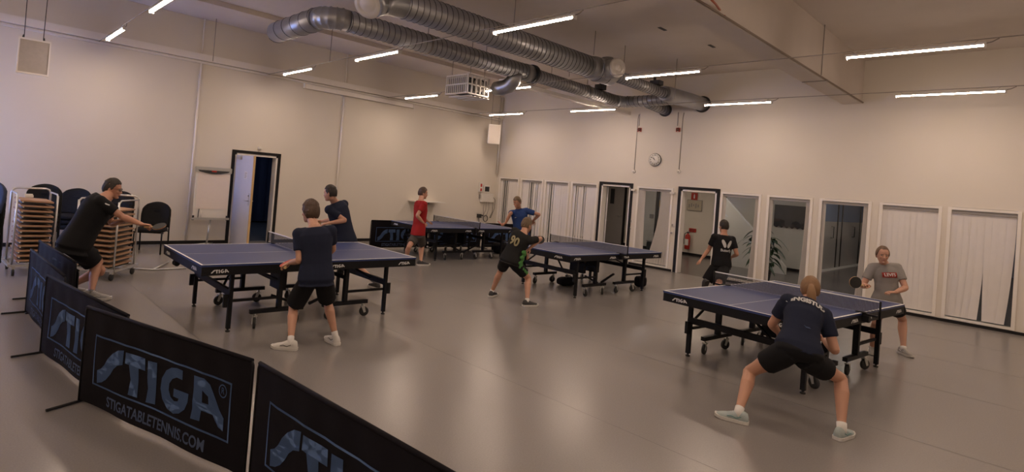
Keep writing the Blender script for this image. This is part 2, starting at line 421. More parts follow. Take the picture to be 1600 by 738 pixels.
def door_frame(n, a, b, zt, axis, black=0.065):
    mb = MB(); mi = MB()
    def bx(m_, p0, p1, q0, q1, z0, z1):
        if axis == 'x': m_.box(p0, p1, q0, q1, z0, z1)       # frame in the wall y = 0
        else: m_.box(-q1, -q0, p0, p1, z0, z1)
    for p0, p1 in ((a-black, a+0.005), (b-0.005, b+black)): bx(mb, p0, p1, -0.02, 0.05, 0, zt+black)
    bx(mb, a, b, -0.02, 0.05, zt, zt+black)
    for p0, p1 in ((a, a+0.045), (b-0.045, b)): bx(mi, p0, p1, -0.005, 0.20, 0, zt)
    bx(mi, a, b, -0.005, 0.20, zt-0.045, zt)
    f = struct(mb.build('door_%d' % n, M['blackpaint'])); struct(mi.build('door_%d_jamb' % n, M['white'], f))
    return f
door_frame(1, DA0+0.06, DA1-0.06, 2.07, 'y')
door_frame(2, OPEN[4][0]+0.03, OPEN[4][1]-0.03, 2.07, 'x')
door_frame(3, OPEN[6][0]+0.03, OPEN[6][1]-0.03, 2.07, 'x')
# the second black frame of the narrow window reaches to the floor
struct(MB().box(5.06, 6.24, -0.03, -0.001, 0.0, 0.055).build('trim_6', M['blackpaint']))

# room behind the left door
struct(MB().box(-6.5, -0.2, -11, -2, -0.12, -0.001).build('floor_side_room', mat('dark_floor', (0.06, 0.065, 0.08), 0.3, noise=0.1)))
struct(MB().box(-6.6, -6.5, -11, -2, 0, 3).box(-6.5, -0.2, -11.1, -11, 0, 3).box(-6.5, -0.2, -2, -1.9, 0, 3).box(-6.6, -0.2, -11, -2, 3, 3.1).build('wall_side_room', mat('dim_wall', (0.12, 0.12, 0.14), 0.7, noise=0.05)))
rs = []
mb = MB()
n = 150
top = []; bot = []
for i in range(n+1):
    yy = -9.5+i*0.045; xx = -4.55+0.05*math.sin(i*0.9)+0.02*math.sin(i*2.3)
    top.append(V((xx, yy, 2.8))); bot.append(V((xx+0.02*math.sin(i*1.1), yy, 0.04)))
vs = top+bot; mb.add(vs, [(i, i+1, n+1+i+1, n+1+i) for i in range(n)], True)
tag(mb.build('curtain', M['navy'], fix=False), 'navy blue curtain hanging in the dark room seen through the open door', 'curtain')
t = thing('added_ceiling_lamp', 'small ceiling lamp added inside the dark room behind the open door', 'lamp', (-2.4, -7.2, 2.97))  # unseen lamp added so that the curtain shows in the dark room
MB().box(-.35, .35, -.08, .08, 0.0, 0.03).build('housing', M['lampwhite'], t)
MB().box(-.32, .32, -.06, .06, -0.012, 0.0).build('diffuser', mat('added_bluish_diffuser', (1, 1, 1), 0.5, noise=0.01, emit=(0.7, 0.8, 1.0), estr=55.0), t)
# its leaf, swung into that room
R_ = Matrix.Translation((-0.10, DA0+0.12, 0)) @ Matrix.Rotation(math.radians(45), 4, 'Z')
t = thing('door_leaf', 'white door leaf with oak edge standing half open in the left wall', 'door', (0.035, DA0+0.11, 0), math.radians(-87))
MB().box(-0.02, 0.02, 0.0, 0.86, 0.01, 2.02).build('leaf', M['doorwhite'], t)
MB().box(-0.021, 0.021, 0.86, 0.885, 0.01, 2.02).build('edge', M['oak'], t)
hd = MB().tube([(0.02, 0.79, 1.03), (0.07, 0.79, 1.03), (0.07, 0.66, 1.03)], 0.01, 8).box(0.02, 0.026, 0.765, 0.815, 0.93, 1.2).build('door_handle', M['chrome'], t)
MB().tube([(-0.02, 0.79, 1.03), (-0.07, 0.79, 1.03), (-0.07, 0.66, 1.03)], 0.01, 8).build('door_handle', M['chrome'], t)
MB().lathe([(0.0, 0), (0.016, 0), (0.016, 0.012), (0, 0.012)], (0.02, 0.775, 1.14), (1, 0, 0), 12).build('lock', M['dark'], t)
MB().box(0.02, 0.06, 0.08, 0.3, 1.92, 1.98).bar((0.04, 0.2, 1.97), (0.10, 0.45, 2.0), 0.02, 0.012).build('door_closer', M['chrome'], t)
nt_ = MB().box(0.0205, 0.022, 0.48, 0.62, 1.50, 1.66).build('notice', M['plasticwhite'], t)
mb = MB()
for q in range(4): mb.box(0.0221, 0.0226, 0.5, 0.60-0.02*(q % 2), 1.63-0.033*q-0.008, 1.63-0.033*q)
mb.build('print', M['dark'], nt_)

# corridor door opposite door 2
YC_ = 4.7; wx0, wx1 = at(954.5, 312, 1, YC_).x, at(960.5, 312, 1, YC_).x
t = thing('grey_door', 'closed grey door with a narrow dark window across the corridor', 'door', (1.3, 4.68, 0))
lx0, lx1 = at(936, 330, 1, YC_).x, at(975, 330, 1, YC_).x
MB().box(lx0, lx1, 4.67, 4.70, 0.01, 2.08).build('leaf', M['doorgrey'], t, world=True)
MB().box(wx0, wx1, 4.66, 4.672, 1.45, 2.0).build('window_pane', M['dark'], t, world=True)
MB().box(lx0-.07, lx0, 4.65, 4.715, 0, 2.15).box(lx1, lx1+.07, 4.65, 4.715, 0, 2.15).box(lx0, lx1, 4.65, 4.715, 2.08, 2.15).build('frame', M['blackpaint'], t, world=True)
MB().tube([(1.9, 4.67, 1.03), (1.9, 4.62, 1.03), (1.78, 4.62, 1.03)], 0.01, 8).build('door_handle', M['chrome'], t, world=True)
# leaf of door 2 standing open into the corridor, seen edge on
t = thing('door_leaf', 'door leaf with a wooden edge opened flat beside the left black frame', 'door', (4.10, 0.22, 0), math.radians(34))
MB().box(0.0, 0.035, 0.0, 0.86, 0.01, 2.0).build('leaf', M['doorwhite'], t)
MB().box(-0.001, 0.036, 0.86, 0.88, 0.01, 2.0).build('edge', M['oak'], t)
MB().tube([(0.035, 0.78, 1.03), (0.08, 0.78, 1.03), (0.08, 0.66, 1.03)], 0.01, 8).build('door_handle', M['chrome'], t)

# ------------------------------------------------------------------ hanging lamps: three rows of linear tubes, each row on a taut cable
LX = [(0.90, 2.23), (3.90, 5.23), (7.43, 8.76), (10.74, 12.10), (14.2, 15.55)]
LY = [-1.44, -4.64, -8.04, -11.45, -14.8]
LZ = 3.89
lamp_labels = {
 (0, 0): 'lit tube lamp above the loudspeaker in the far corner', (1, 0): 'lit tube lamp close to the back wall left of the wall ducts', (2, 0): 'lit tube lamp right of the round duct opening', (3, 0): 'lit tube lamp right of the ceiling beam end, nearest the back wall',
 (0, 1): 'lit tube lamp over the blue barriers along the left wall', (1, 1): 'lit tube lamp half hidden by the duct elbow beside the fan heater', (2, 1): 'lit tube lamp touching the round diffuser of the right duct in view', (3, 1): 'lit tube lamp at upper right beyond the ceiling beam',
 (0, 2): 'lit tube lamp high over the wall left of the projection screen case', (1, 2): 'lit tube lamp left of the two ducts and above the door', (2, 2): 'lit tube lamp nearest the camera, over the right duct',
 (0, 3): 'lit tube lamp beside the square panel at upper left', (1, 3): 'lit tube lamp cut by the top edge at upper left'}
def lamp(x0, x1, y, lab):
    t = thing('tube_lamp', lab, 'lamp', ((x0+x1)/2, y, LZ), group='linear tube lamps on cables'); h = (x1-x0)/2
    MB().box(-h, h, -0.032, 0.032, 0.012, 0.045).build('housing', M['lampwhite'], t, bevel=0.004)
    pr_ = [(math.cos(a)*0.031, math.sin(a)*0.013+0.012) for a in [PI+PI*i/8 for i in range(9)]]
    MB().rings([[V((xx, p[0], p[1])) for p in pr_] for xx in (-h+0.005, h-0.005)]).build('tube', M['tube'], t)
    MB().box(-h-0.012, -h+0.005, -0.033, 0.033, -0.018, 0.046).build('end_cap', M['lampwhite'], t)
    MB().box(h-0.005, h+0.012, -0.033, 0.033, -0.018, 0.046).build('end_cap', M['lampwhite'], t)
    for s in (-1, 1): MB().tube([(s*(h-0.1), 0, 0.045), (s*(h-0.06), 0, 0.077)], 0.003, 6).build('hanger', M['cable'], t)
    MB().tube([(h, 0, 0.03), (h+0.06, 0.01, 0.045), (h+0.12, 0.0, 0.077)], 0.007, 6).build('lead', M['cable'], t)
for j, y in enumerate(LY):
    for i, (x0, x1) in enumerate(LX):
        lamp(x0, x1, y, lamp_labels.get((i, j), 'lit tube lamp outside the picture, column %s row %s from the far corner' % (('one', 'two', 'three', 'four', 'five')[i], ('one', 'two', 'three', 'four', 'five')[j])))
    labs_ = ['thin horizontal lamp cable nearest the back wall', 'thin horizontal lamp cable crossing the beam in the middle', 'thin horizontal lamp cable running over both ducts', 'thin horizontal lamp cable at upper left', 'thin horizontal lamp cable behind the camera']
    mb = MB().tube([(0.0, y, LZ+0.085), (XR, y, LZ+0.085)], 0.0065, 6)
    tag(mb.build('suspension_cable', M['cable']), labs_[j], 'cable', 'lamp cables')
# ceiling rods that carry the cables
rods = [(9.985, -2.9, 4.06, H, 'pair of thin rods beside the beam near the upper right lamp'), (0.30, -9.4, 3.98, H, 'thin rod above the left wall conduit behind the flip chart'), (2.9, -8.04, 3.98, H, 'thin rod between the two lamps above the door')]
for x, y, z0, z1, lab in rods:
    tag(MB().cyl((x, y, z0), (x, y, z1), 0.008, n=8).build('ceiling_rod', M['cable']), lab, 'rod', 'ceiling rods')
tag(MB().bar((9.62, -2.6, 4.022), (10.02, -2.6, 4.022), 0.03, 0.012).build('rod_bracket', M['cable']), 'thin dark strip across the underside of the beam', 'bracket')
# ------------------------------------------------------------------ ducts
def spiral(mb, a, b, r, step=0.115, n=28, parent=None):
    a, b = V(a), V(b); mb.tube([a, b], r, n); L = (b-a).length; k = max(1, int(L/step)); d = (b-a).normalized()
    ux = d.orthogonal().normalized(); uy = d.cross(ux); turns = int(L/step); m_ = turns*24
    mb.helix = [a+d*(L*i/m_)+(ux*math.cos(2*PI*i/24)+uy*math.sin(2*PI*i/24))*(r+0.001) for i in range(m_+1)]
    return mb
_b0 = MB.build
def _bs(self, name, material, parent=None, world=False, **kw):
    o = _b0(self, name, material, parent, world, **kw)
    if getattr(self, 'helix', None): 
        if o.name not in MAT: MAT[o.name] = MAT[parent.name]
        _b0(MB().tube(self.helix, 0.0065, 5), 'spiral_seam', M['seam'], o, world=True)
    return o
MB.build = _bs
def elbow(mb, c, r, R, u, v, a0, a1, k=6, n=28):      # centre, pipe radius, bend radius, two axes, angles: mitred segments
    c, u, v = V(c), V(u), V(v); pts = []; rad = []
    for i in range(k+1):
        a = a0+(a1-a0)*i/k; p = c+u*R*math.cos(a)+v*R*math.sin(a)
        if 0 < i < k:
            d = (-u*math.sin(a)+v*math.cos(a))*0.008
            pts += [p-d*1.2, p-d*.6, p+d*.6, p+d*1.2]; rad += [r, r+0.010, r+0.010, r]
        else: pts.append(p); rad.append(r)
    return mb.tube(pts, rad, n)
ZD = 4.22
D = thing('ventilation_duct', 'galvanised spiral duct ending in an elbow at upper left, the lower of the two', 'duct', (5.02, -5, ZD))
r1 = 0.17
spiral(MB(), (5.02, -8.95, ZD), (5.02, -4.45, ZD), r1).build('pipe', M['steel'], D, world=True)
e = MB(); elbow(e, (4.70, -8.95, ZD), r1, 0.32, (1, 0, 0), (0, -1, 0), 0, PI/2)
e.build('elbow', M['steel'], D, world=True)
spiral(MB(), (4.70, -9.27, ZD), (3.15, -9.27, ZD), r1+0.012, 0.26).build('pipe', M['steel'], D, world=True)
MB().lathe([(0.0, 0.05), (0.10, 0.05), (0.12, 0.03), (0.155, 0.02), (0.175, -0.01), (0.165, -0.03)], (3.13, -9.27, ZD), (-1, 0, 0), 28).build('end_diffuser', M['plasticwhite'], D, world=True)
MB().lathe([(r1, 0), (r1+0.035, 0), (r1+0.035, 0.07), (r1, 0.07)], (5.02, -4.45, ZD), (0, 1, 0), 28).build('coupling', M['dark'], D, world=True)
MB().lathe([(r1, 0), (r1+0.012, 0), (r1+0.012, 0.16), (r1, 0.16)], (5.02, -4.68, ZD), (0, 1, 0), 28).build('collar', M['steel'], D, world=True)
spiral(MB(), (5.02, -4.38, ZD), (5.02, -1.15, 4.17), 0.135, 0.10).build('thin_pipe', M['steel'], D, world=True)
e = MB(); elbow(e, (5.27, -1.15, 4.17), 0.14, 0.25, (-1, 0, 0), (0, 1, 0), 0, PI/2); e.build('elbow', M['steel'], D, world=True)
spiral(MB(), (5.27, -0.90, 4.17), (6.5, -0.90, 4.17), 0.135, 0.12).build('thin_pipe', M['steel'], D, world=True)
spiral(MB(), (5.77, -0.90, 4.12), (5.77, -0.03, 4.07), 0.13, 0.12).build('wall_stub', M['steel'], D, world=True)
MB().lathe([(0.12, 0), (0.17, 0), (0.17, 0.03), (0.12, 0.03)], (5.77, -0.035, 4.07), (0, 1, 0), 24).build('wall_collar', M['dark'], D, world=True)
# T branch that turns down to the left
MB().tube([(5.02, -4.95, 4.14), (5.01, -4.95, 4.02), (5.005, -4.95, 4.01), (4.90, -4.95, 3.91), (4.89, -4.95, 3.905), (4.72, -4.95, 3.865), (4.71, -4.95, 3.864), (4.50, -4.95, 3.86)], [.15, .15, .158, .15, .158, .15, .158, .15], 28).build('branch_elbow', M['steel'], D, world=True)
for k, yy in enumerate((-7.3, -2.4)):
    MB().cyl((5.02, yy, ZD+0.15), (5.02, yy, H), 0.008, n=8).lathe([(r1+.003-.03*k, 0), (r1+0.01-.03*k, 0), (r1+0.01-.03*k, 0.03), (r1+.003-.03*k, 0.03)], (5.02, yy-0.015, ZD-.02*k), (0, 1, 0), 24).build('duct_hanger', M['cable'], D, world=True)
MB().cyl((5.3, -3.5, ZD+0.1), (5.3, -3.5, H), 0.007, n=8).cyl((4.8, -3.5, ZD+.05), (4.8, -3.5, H), 0.007, n=8).build('duct_hanger', M['cable'], D, world=True)
MB().box(4.95, 5.15, -2.0, -1.8, ZD+0.1, ZD+0.22).cyl((5.05, -1.9, ZD+.22), (5.05, -1.9, ZD+.28), 0.03, n=12).build('damper', M['dark'], D, world=True)

D = thing('ventilation_duct', 'galvanised spiral duct nearer the camera, with a round diffuser at each end', 'duct', (6.52, -6, ZD))
r2 = 0.20
spiral(MB(), (6.50, -8.95, ZD), (6.52, -4.55, ZD), r2, 0.105).build('pipe', M['steel'], D, world=True)
MB().tube([(6.50, -8.95, ZD), (6.49, -9.18, ZD-0.01), (6.49, -9.20, ZD-0.011), (6.48, -9.36, ZD-0.06), (6.485, -9.375, ZD-0.066), (6.52, -9.50, ZD-0.15)], [r2, r2, r2+.01, r2, r2+.01, r2], 28).build('elbow', M['steel'], D, world=True)
pe, de = V((6.53, -9.52, ZD-0.16)), V((0.45, -0.70, -0.55)).normalized()
MB().lathe([(0.0, 0.035), (0.10, 0.035), (0.115, 0.02), (0.13, 0.035), (0.16, 0.03), (0.185, 0.01), (0.205, -0.01), (0.20, -0.03)], pe, de, 32).build('end_diffuser', M['plasticwhite'], D, world=True)
MB().tube([(6.52, -4.55, ZD), (6.52, -4.38, ZD)], [r2, 0.235], 28).build('reducer', M['steel'], D, world=True)
spiral(MB(), (6.52, -4.38, ZD), (6.52, -3.78, ZD), 0.235, 0.3).build('tee', M['steel'], D, world=True)
MB().tube([(6.52, -4.06, ZD), (6.95, -4.20, ZD)], 0.185, 28).build('tee_arm', M['steel'], D, world=True)
MB().lathe([(0.0, 0.045), (0.06, 0.045), (0.075, 0.02), (0.10, 0.04), (0.125, 0.02), (0.15, 0.035), (0.18, 0.01), (0.19, -0.02)], (6.95, -4.20, ZD), (0.95, -0.31, 0), 32).build('end_diffuser', M['plasticwhite'], D, world=True)
MB().tube([(6.52, -3.9, ZD+.1), (6.52, -3.9, ZD+0.3)], 0.11, 20).build('stub', M['steel'], D, world=True)
spiral(MB(), (6.52, -3.78, ZD), (6.52, -1.0, 4.19), 0.115, 0.10).build('thin_pipe', M['steel'], D, world=True)
e = MB().tube([(6.52, -1.55, 4.2), (6.53, -1.3, 4.2), (6.58, -1.0, 4.19), (6.66, -0.6, 4.18), (6.71, -0.25, 4.17), (6.72, -0.03, 4.17)], [0.165, 0.18, 0.18, 0.175, 0.165, 0.16], 28)
e.build('bend', M['steel'], D, world=True)
MB().lathe([(0.15, 0), (0.20, 0), (0.20, 0.03), (0.15, 0.03)], (6.72, -0.035, 4.17), (0, 1, 0), 24).build('wall_collar', M['dark'], D, world=True)
for x, y, z in ((6.60, -4.5, ZD+0.22), (6.52, -3.3, ZD+0.1), (6.52, -6.7, ZD+0.19), (6.9, -1.8, 4.0)):
    MB().cyl((x, y, z), (x, y, H), 0.008, n=8).build('duct_hanger', M['cable'], D, world=True)
MB().box(6.4, 6.62, -2.0, -1.8, ZD+0.1, ZD+0.2).cyl((6.46, -1.9, ZD+.2), (6.46, -1.9, ZD+.28), 0.03, n=12).build('damper', M['dark'], D, world=True)
tag(MB().box(4.62, 4.78, -5.0, 0, 3.97, 4.05).build('cable_tray', M['white']), 'long white tray running under the lower duct to the back wall', 'cable tray')

# caged fan heater hanging from the ceiling
c = atd(731, 130, 12.0); hx, hy, hz = c.x, c.y, c.z
t = thing('fan_heater', 'white caged fan heater hanging between the left wall and the lower duct', 'heater', (hx-0.35, hy+0.3, hz-0.2))
x0, x1, y0, y1, z0, z1 = -0.35, 0.35, -0.3, 0.33, 0.0, 0.40
mb = MB()
for z in (z0, z0+0.2, z1):
    mb.bar((x0, y0, z), (x1, y0, z), .03, .03).bar((x1, y0, z), (x1, y1, z), .03, .03).bar((x0, y1, z), (x1, y1, z), .03, .03).bar((x0, y0, z), (x0, y1, z), .03, .03)
for i in range(6):
    y = y0+(y1-y0)*i/5; mb.bar((x1, y, z0), (x1, y, z1), .025, .03)
for i in range(12):
    x = x0+(x1-x0)*i/11; mb.bar((x, y0, z0), (x, y0, z1), .022, .02)
mb.build('cage', M['plasticwhite'], t)
MB().box(x0+0.03, x1-0.04, y0+0.03, y1-0.03, z0+0.04, z1-0.05).build('core', M['dark'], t)
MB().cyl((x1-0.045, 0.05, 0.2), (x1-0.02, 0.05, 0.2), 0.15, n=24).build('fan', M['rail'], t)
mb = MB()
for i in range(5): mb.box(x0, x1, y0+0.1+i*0.13, y0+0.16+i*0.13, z0-0.05, z0-0.035)
mb.build('louvre', M['plasticwhite'], t)
MB().cyl((x0+.05, y0+.1, z1), (x0+.05, y0+.1, H-hz+0.2), 0.008, n=8).cyl((x1-.05, y1-.1, z1), (x1-.05, y1-.1, H-hz+0.2), 0.008, n=8).cyl((x1-.05, y0+.1, z1), (x1-.05, y0+.1, H-hz+0.2), 0.008, n=8).build('hanger', M['cable'], t)

# projection screen case along the left wall
t = thing('projection_screen_case', 'long white roll-up screen case high on the left wall', 'projector screen', (0.10, -5.5, 3.80))
MB().box(-0.045, 0.045, -1.63, 1.70, 0.0, 0.11).build('case', M['white'], t, bevel=0.006)
MB().box(-0.05, 0.05, -1.66, -1.63, -0.005, 0.115).build('end_cap', M['plasticwhite'], t)
MB().box(-0.05, 0.05, 1.70, 1.73, -0.005, 0.115).build('end_cap', M['plasticwhite'], t)

# ------------------------------------------------------------------ lettering of the table and banner print (outlines in metres on the banner cloth)
LOGO = {
'S': [(0.504,0.491),(0.437,0.477),(0.376,0.441),(0.329,0.395),(0.296,0.345),(0.26,0.312),(0.214,0.29),(0.217,0.2),(0.275,0.218),(0.325,0.249),(0.371,0.296),(0.404,0.342),(0.444,0.374),(0.504,0.393)],
'T': [(0.526,0.484),(0.731,0.485),(0.738,0.405),(0.665,0.403),(0.677,0.316),(0.682,0.213),(0.585,0.211),(0.598,0.312),(0.568,0.407),(0.527,0.409)],
'I': [(0.764,0.48),(0.856,0.485),(0.86,0.39),(0.863,0.303),(0.866,0.215),(0.772,0.207),(0.783,0.298),(0.768,0.366)],
'G': [(1.124,0.439),(1.121,0.497),(1.069,0.502),(1.012,0.492),(0.955,0.46),(0.913,0.399),(0.906,0.331),(0.933,0.27),(0.994,0.225),(1.064,0.212),(1.12,0.228),(1.168,0.265),(1.191,0.316),(1.192,0.368),(1.050,0.368),(1.050,0.318),(1.104,0.316),(1.097,0.298),(1.062,0.290),(1.021,0.308),(0.996,0.344),(0.999,0.387),(1.029,0.423),(1.071,0.443)],
'A': [(1.231,0.495),(1.332,0.5),(1.386,0.475),(1.443,0.401),(1.483,0.351),(1.532,0.311),(1.533,0.235),(1.487,0.246),(1.453,0.276),(1.429,0.303),(1.326,0.303),(1.32,0.237),(1.233,0.23),(1.243,0.295),(1.236,0.339),(1.238,0.411)]}
AH = [(1.321,0.424),(1.376,0.400),(1.385,0.353),(1.326,0.352)]
def ell(cx, cy, r, n=18): return [(cx+r*math.cos(2*PI*i/n), cy+r*math.sin(2*PI*i/n)) for i in range(n)]
def logo(mb, o, ux, uy, s=1.0, dx=0.0, d=0.0015, frame=False, reg=False):
    f = lambda L: [((p[0]-dx)*s, (p[1])*s) for p in L]
    for k, L in LOGO.items():
        mb.prism(f(L), o, ux, uy, d, holes=[f(AH)] if k == 'A' else ())
    if frame: mb.prism(f([(0.162, 0.18), (1.588, 0.18), (1.588, 0.535), (0.162, 0.535)]), o, ux, uy, d, holes=[f([(0.174, 0.192), (0.174, 0.523), (1.576, 0.523), (1.576, 0.192)])])
    if reg:
        mb.prism(f(ell(1.506, 0.467, 0.040)), o, ux, uy, d, holes=[f(ell(1.506, 0.467, 0.033))])
        put_text(mb, 'R', 0.055*s, V(o)+V(ux)*(1.506-dx)*s+V(uy)*0.467*s+V(ux).cross(V(uy))*d, ux, uy)

# ------------------------------------------------------------------ table tennis tables
def caster(parent, x, y, a=0.0, dark=True):
    r = 0.060
    dx, dy = math.cos(a), math.sin(a); ax = V((-dy, dx, 0))
    fk = MB()
    for s in (-1, 1):
        o = V((x, y, 0))+ax*(0.021*s)
        fk.prism([(-0.02, 0.135), (0.025, 0.135), (0.045, 0.055), (0.02, 0.045)], o+ax*(-0.002), (dx, dy, 0), (0, 0, 1), 0.004)
    fk.cyl((x, y, 0.13), (x, y, 0.165), 0.014, n=10).box(x-0.024, x+0.024, y-0.024, y+0.024, 0.130, 0.137)
    f = fk.build('caster', M['chrome'], parent)
    c = V((x, y, r))+V((dx, dy, 0))*0.022
    MB().lathe([(r*0.55, -0.015), (r-0.006, -0.016), (r, -0.010), (r, 0.010), (r-0.006, 0.016), (r*0.55, 0.015)], c, ax, 20).build('tyre', M['rubber'], f)
    MB().lathe([(0.006, -0.016), (0.018, -0.012), (r*0.56, -0.009), (r*0.56, 0.009), (0.018, 0.012), (0.006, 0.016)], c, ax, 16).build('wheel_hub', M['dark'], f)

def tennis_table(x, y, th, lab, net=True):
    t = thing('table_tennis_table', lab, 'table tennis table', (x, y, 0), th, 'blue table tennis tables')
    Lh, Wh, Z = 1.37, 0.7625, 0.76
    k = M['black']
    for s in (-1, 1):
        q = lambda a: a*s
        def bx(mb, a, b, y0, y1, z0, z1): mb.box(min(a*s, b*s), max(a*s, b*s), y0, y1, z0, z1)
        tb = MB(); bx(tb, 0.006, Lh, -Wh, Wh, Z-0.022, Z); top = tb.build('tabletop', M['tabletop'], t)
        ln = MB(); e = 0.0004
        bx(ln, 0.006, Lh, -Wh, -Wh+0.022, Z, Z+e); bx(ln, 0.006, Lh, Wh-0.022, Wh, Z, Z+e); bx(ln, Lh-0.022, Lh, -Wh+0.022, Wh-0.022, Z, Z+e); bx(ln, 0.006, Lh-0.022, -0.0025, 0.0025, Z, Z+e)
        ln.build('court_line', M['line'], top)
        ap = MB()
        bx(ap, 0.006, Lh-0.006, -Wh+0.004, -Wh+0.034, Z-0.115, Z-0.022); bx(ap, 0.006, Lh-0.006, Wh-0.034, Wh-0.004, Z-0.115, Z-0.022)
        bx(ap, Lh-0.036, Lh-0.006, -Wh+0.034, Wh-0.034, Z-0.115, Z-0.022); bx(ap, 0.006, 0.03, -Wh+0.034, Wh-0.034, Z-0.10, Z-0.022)
        bx(ap, 0.66, 0.70, -Wh+0.034, Wh-0.034, Z-0.07, Z-0.022)
        ap.build('apron', k, t)
        # logos: both ends of each long side, and on the end face
        def stamp(o_, ux_):
            q_ = MB(); logo(q_, o_, ux_, (0, 0, 1), 0.135, 0.2, 0.0015); q_.build('logo_print', M['logo'], t)
        for xc in (s*1.18, s*0.20):
            stamp((xc-0.09, -Wh+0.0035, Z-0.12), (1, 0, 0)); stamp((xc+0.09, Wh-0.0035, Z-0.12), (-1, 0, 0))
        for yc in (Wh-0.12, -Wh+0.35):
            stamp((s*(Lh-0.0055), s*-yc, Z-0.12), (0, s, 0))
        # end legs with feet and brake boxes
        for w_ in (-1, 1):
            l = MB().box(s*1.0-0.02, s*1.0+0.02, w_*0.62-0.022, w_*0.62+0.022, 0.035, Z-0.03).build('leg', k, t)
            MB().lathe([(0.0, 0), (0.024, 0), (0.026, 0.012), (0.012, 0.016), (0.012, 0.04)], (s*1.0, w_*0.62, 0), n=14).build('foot', M['rubber'], l)
            MB().box(min(s*1.03, s*1.075), max(s*1.03, s*1.075), w_*0.62-0.018, w_*0.62+0.018, 0.27, 0.41).bar((s*1.02, w_*0.62, 0.39), (s*1.05, w_*0.62, 0.39), .02, .03).build('safety_latch', k, l)
        c = MB()
        c.box(s*1.0-0.018, s*1.0+0.018, -0.6, 0.6, 0.385, 0.455)                       # cross rail between the end legs
        for w_ in (-1, 1):
            c.bar((s*0.98, w_*0.60, 0.33), (s*0.45, w_*0.60, 0.33), 0.028, 0.028)       # side rail
            c.bar((s*0.98, w_*0.585, 0.43), (s*0.47, w_*0.585, Z-0.05), 0.02, 0.02) if w_ > 0 else c.bar((s*0.60, 0.3, Z-0.05), (s*0.98, -0.3, 0.42), 0.022, 0.022)
        c.build('rail', k, t)
        cr = MB()
        for w_ in (-1, 1):
            cr.box(s*0.43-0.024, s*0.43+0.024, w_*0.585-0.03, w_*0.585+0.03, 0.20, Z-0.022)  # carriage post
            cr.bar((s*0.13, w_*0.585, 0.185), (s*0.76, w_*0.585, 0.185), 0.05, 0.045)    # wheel bar
        cr.bar((s*0.43, -0.585, 0.50), (s*0.43, 0.585, 0.50), 0.03, 0.04)
        cr.bar((s*0.06, -0.36, 0.16), (s*0.43, -0.36, 0.30), 0.03, 0.03)
        cr.box(min(s*.05, s*.10), max(s*.05, s*.10), -0.40, 0.40, Z-0.10, Z-0.03)
        cr.build('carriage', k, t)
        for w_ in (-1, 1):
            for xx in (0.70, 0.20): caster(t, s*xx, w_*0.585, (0.3+xx*w_ if s > 0 else PI-0.5*w_+xx))
        MB().box(min(s*.16, s*.24), max(s*.16, s*.24), -0.16, 0.16, 0.30, Z-0.03).build('latch_box', k, t)
    # net
    nt_ = MB().box(-0.0015, 0.0015, -0.90, 0.90, Z+0.012, Z+0.14).build('net', M['net'], t)
    MB().box(-0.004, 0.004, -0.905, 0.905, Z+0.140, Z+0.1525).build('net_tape', M['line'], nt_)
    for w_ in (-1, 1):
        MB().cyl((0, w_*0.915, Z-0.03), (0, w_*0.915, Z+0.1525), 0.011, n=12).bar((0, w_*0.90, Z-0.01), (0, w_*0.76, Z-0.01), .03, .02).bar((0, w_*0.80, Z+0.006), (0, w_*0.70, Z+0.006), .05, .008).box(-.03, .03, w_*0.80-.03, w_*0.80+.03, Z-0.09, Z-0.02).build('net_post', k, nt_)
    return t
tt1 = tennis_table(6.17, -10.07, 1.546, 'blue table tennis table at the left, behind the boy in navy')
MB().bar((-1.18, 0.66, 0.66), (-1.22, 0.68, 0.56), 0.025, 0.025).bar((-1.22, 0.64, 0.56), (-1.22, 0.74, 0.56), 0.015, 0.015).build('wheel_bracket', M['black'], tt1)
for yy_ in (0.65, 0.73): MB().lathe([(0.0, -0.010), (0.032, -0.010), (0.036, 0), (0.032, 0.010), (0, 0.010)], (-1.23, yy_, 0.54), (0, 1, 0), 18).build('corner_wheel', M['rubber'], tt1)
tennis_table(2.75, -4.20, 1.50, 'blue table tennis table farthest back, beside the man in red')
tennis_table(6.68, -4.38, 1.508, 'blue table tennis table in the middle, right of the boy in black and green')
tennis_table(10.637, -5.98, 1.463, 'blue table tennis table at the right, in front of the ponytailed woman')

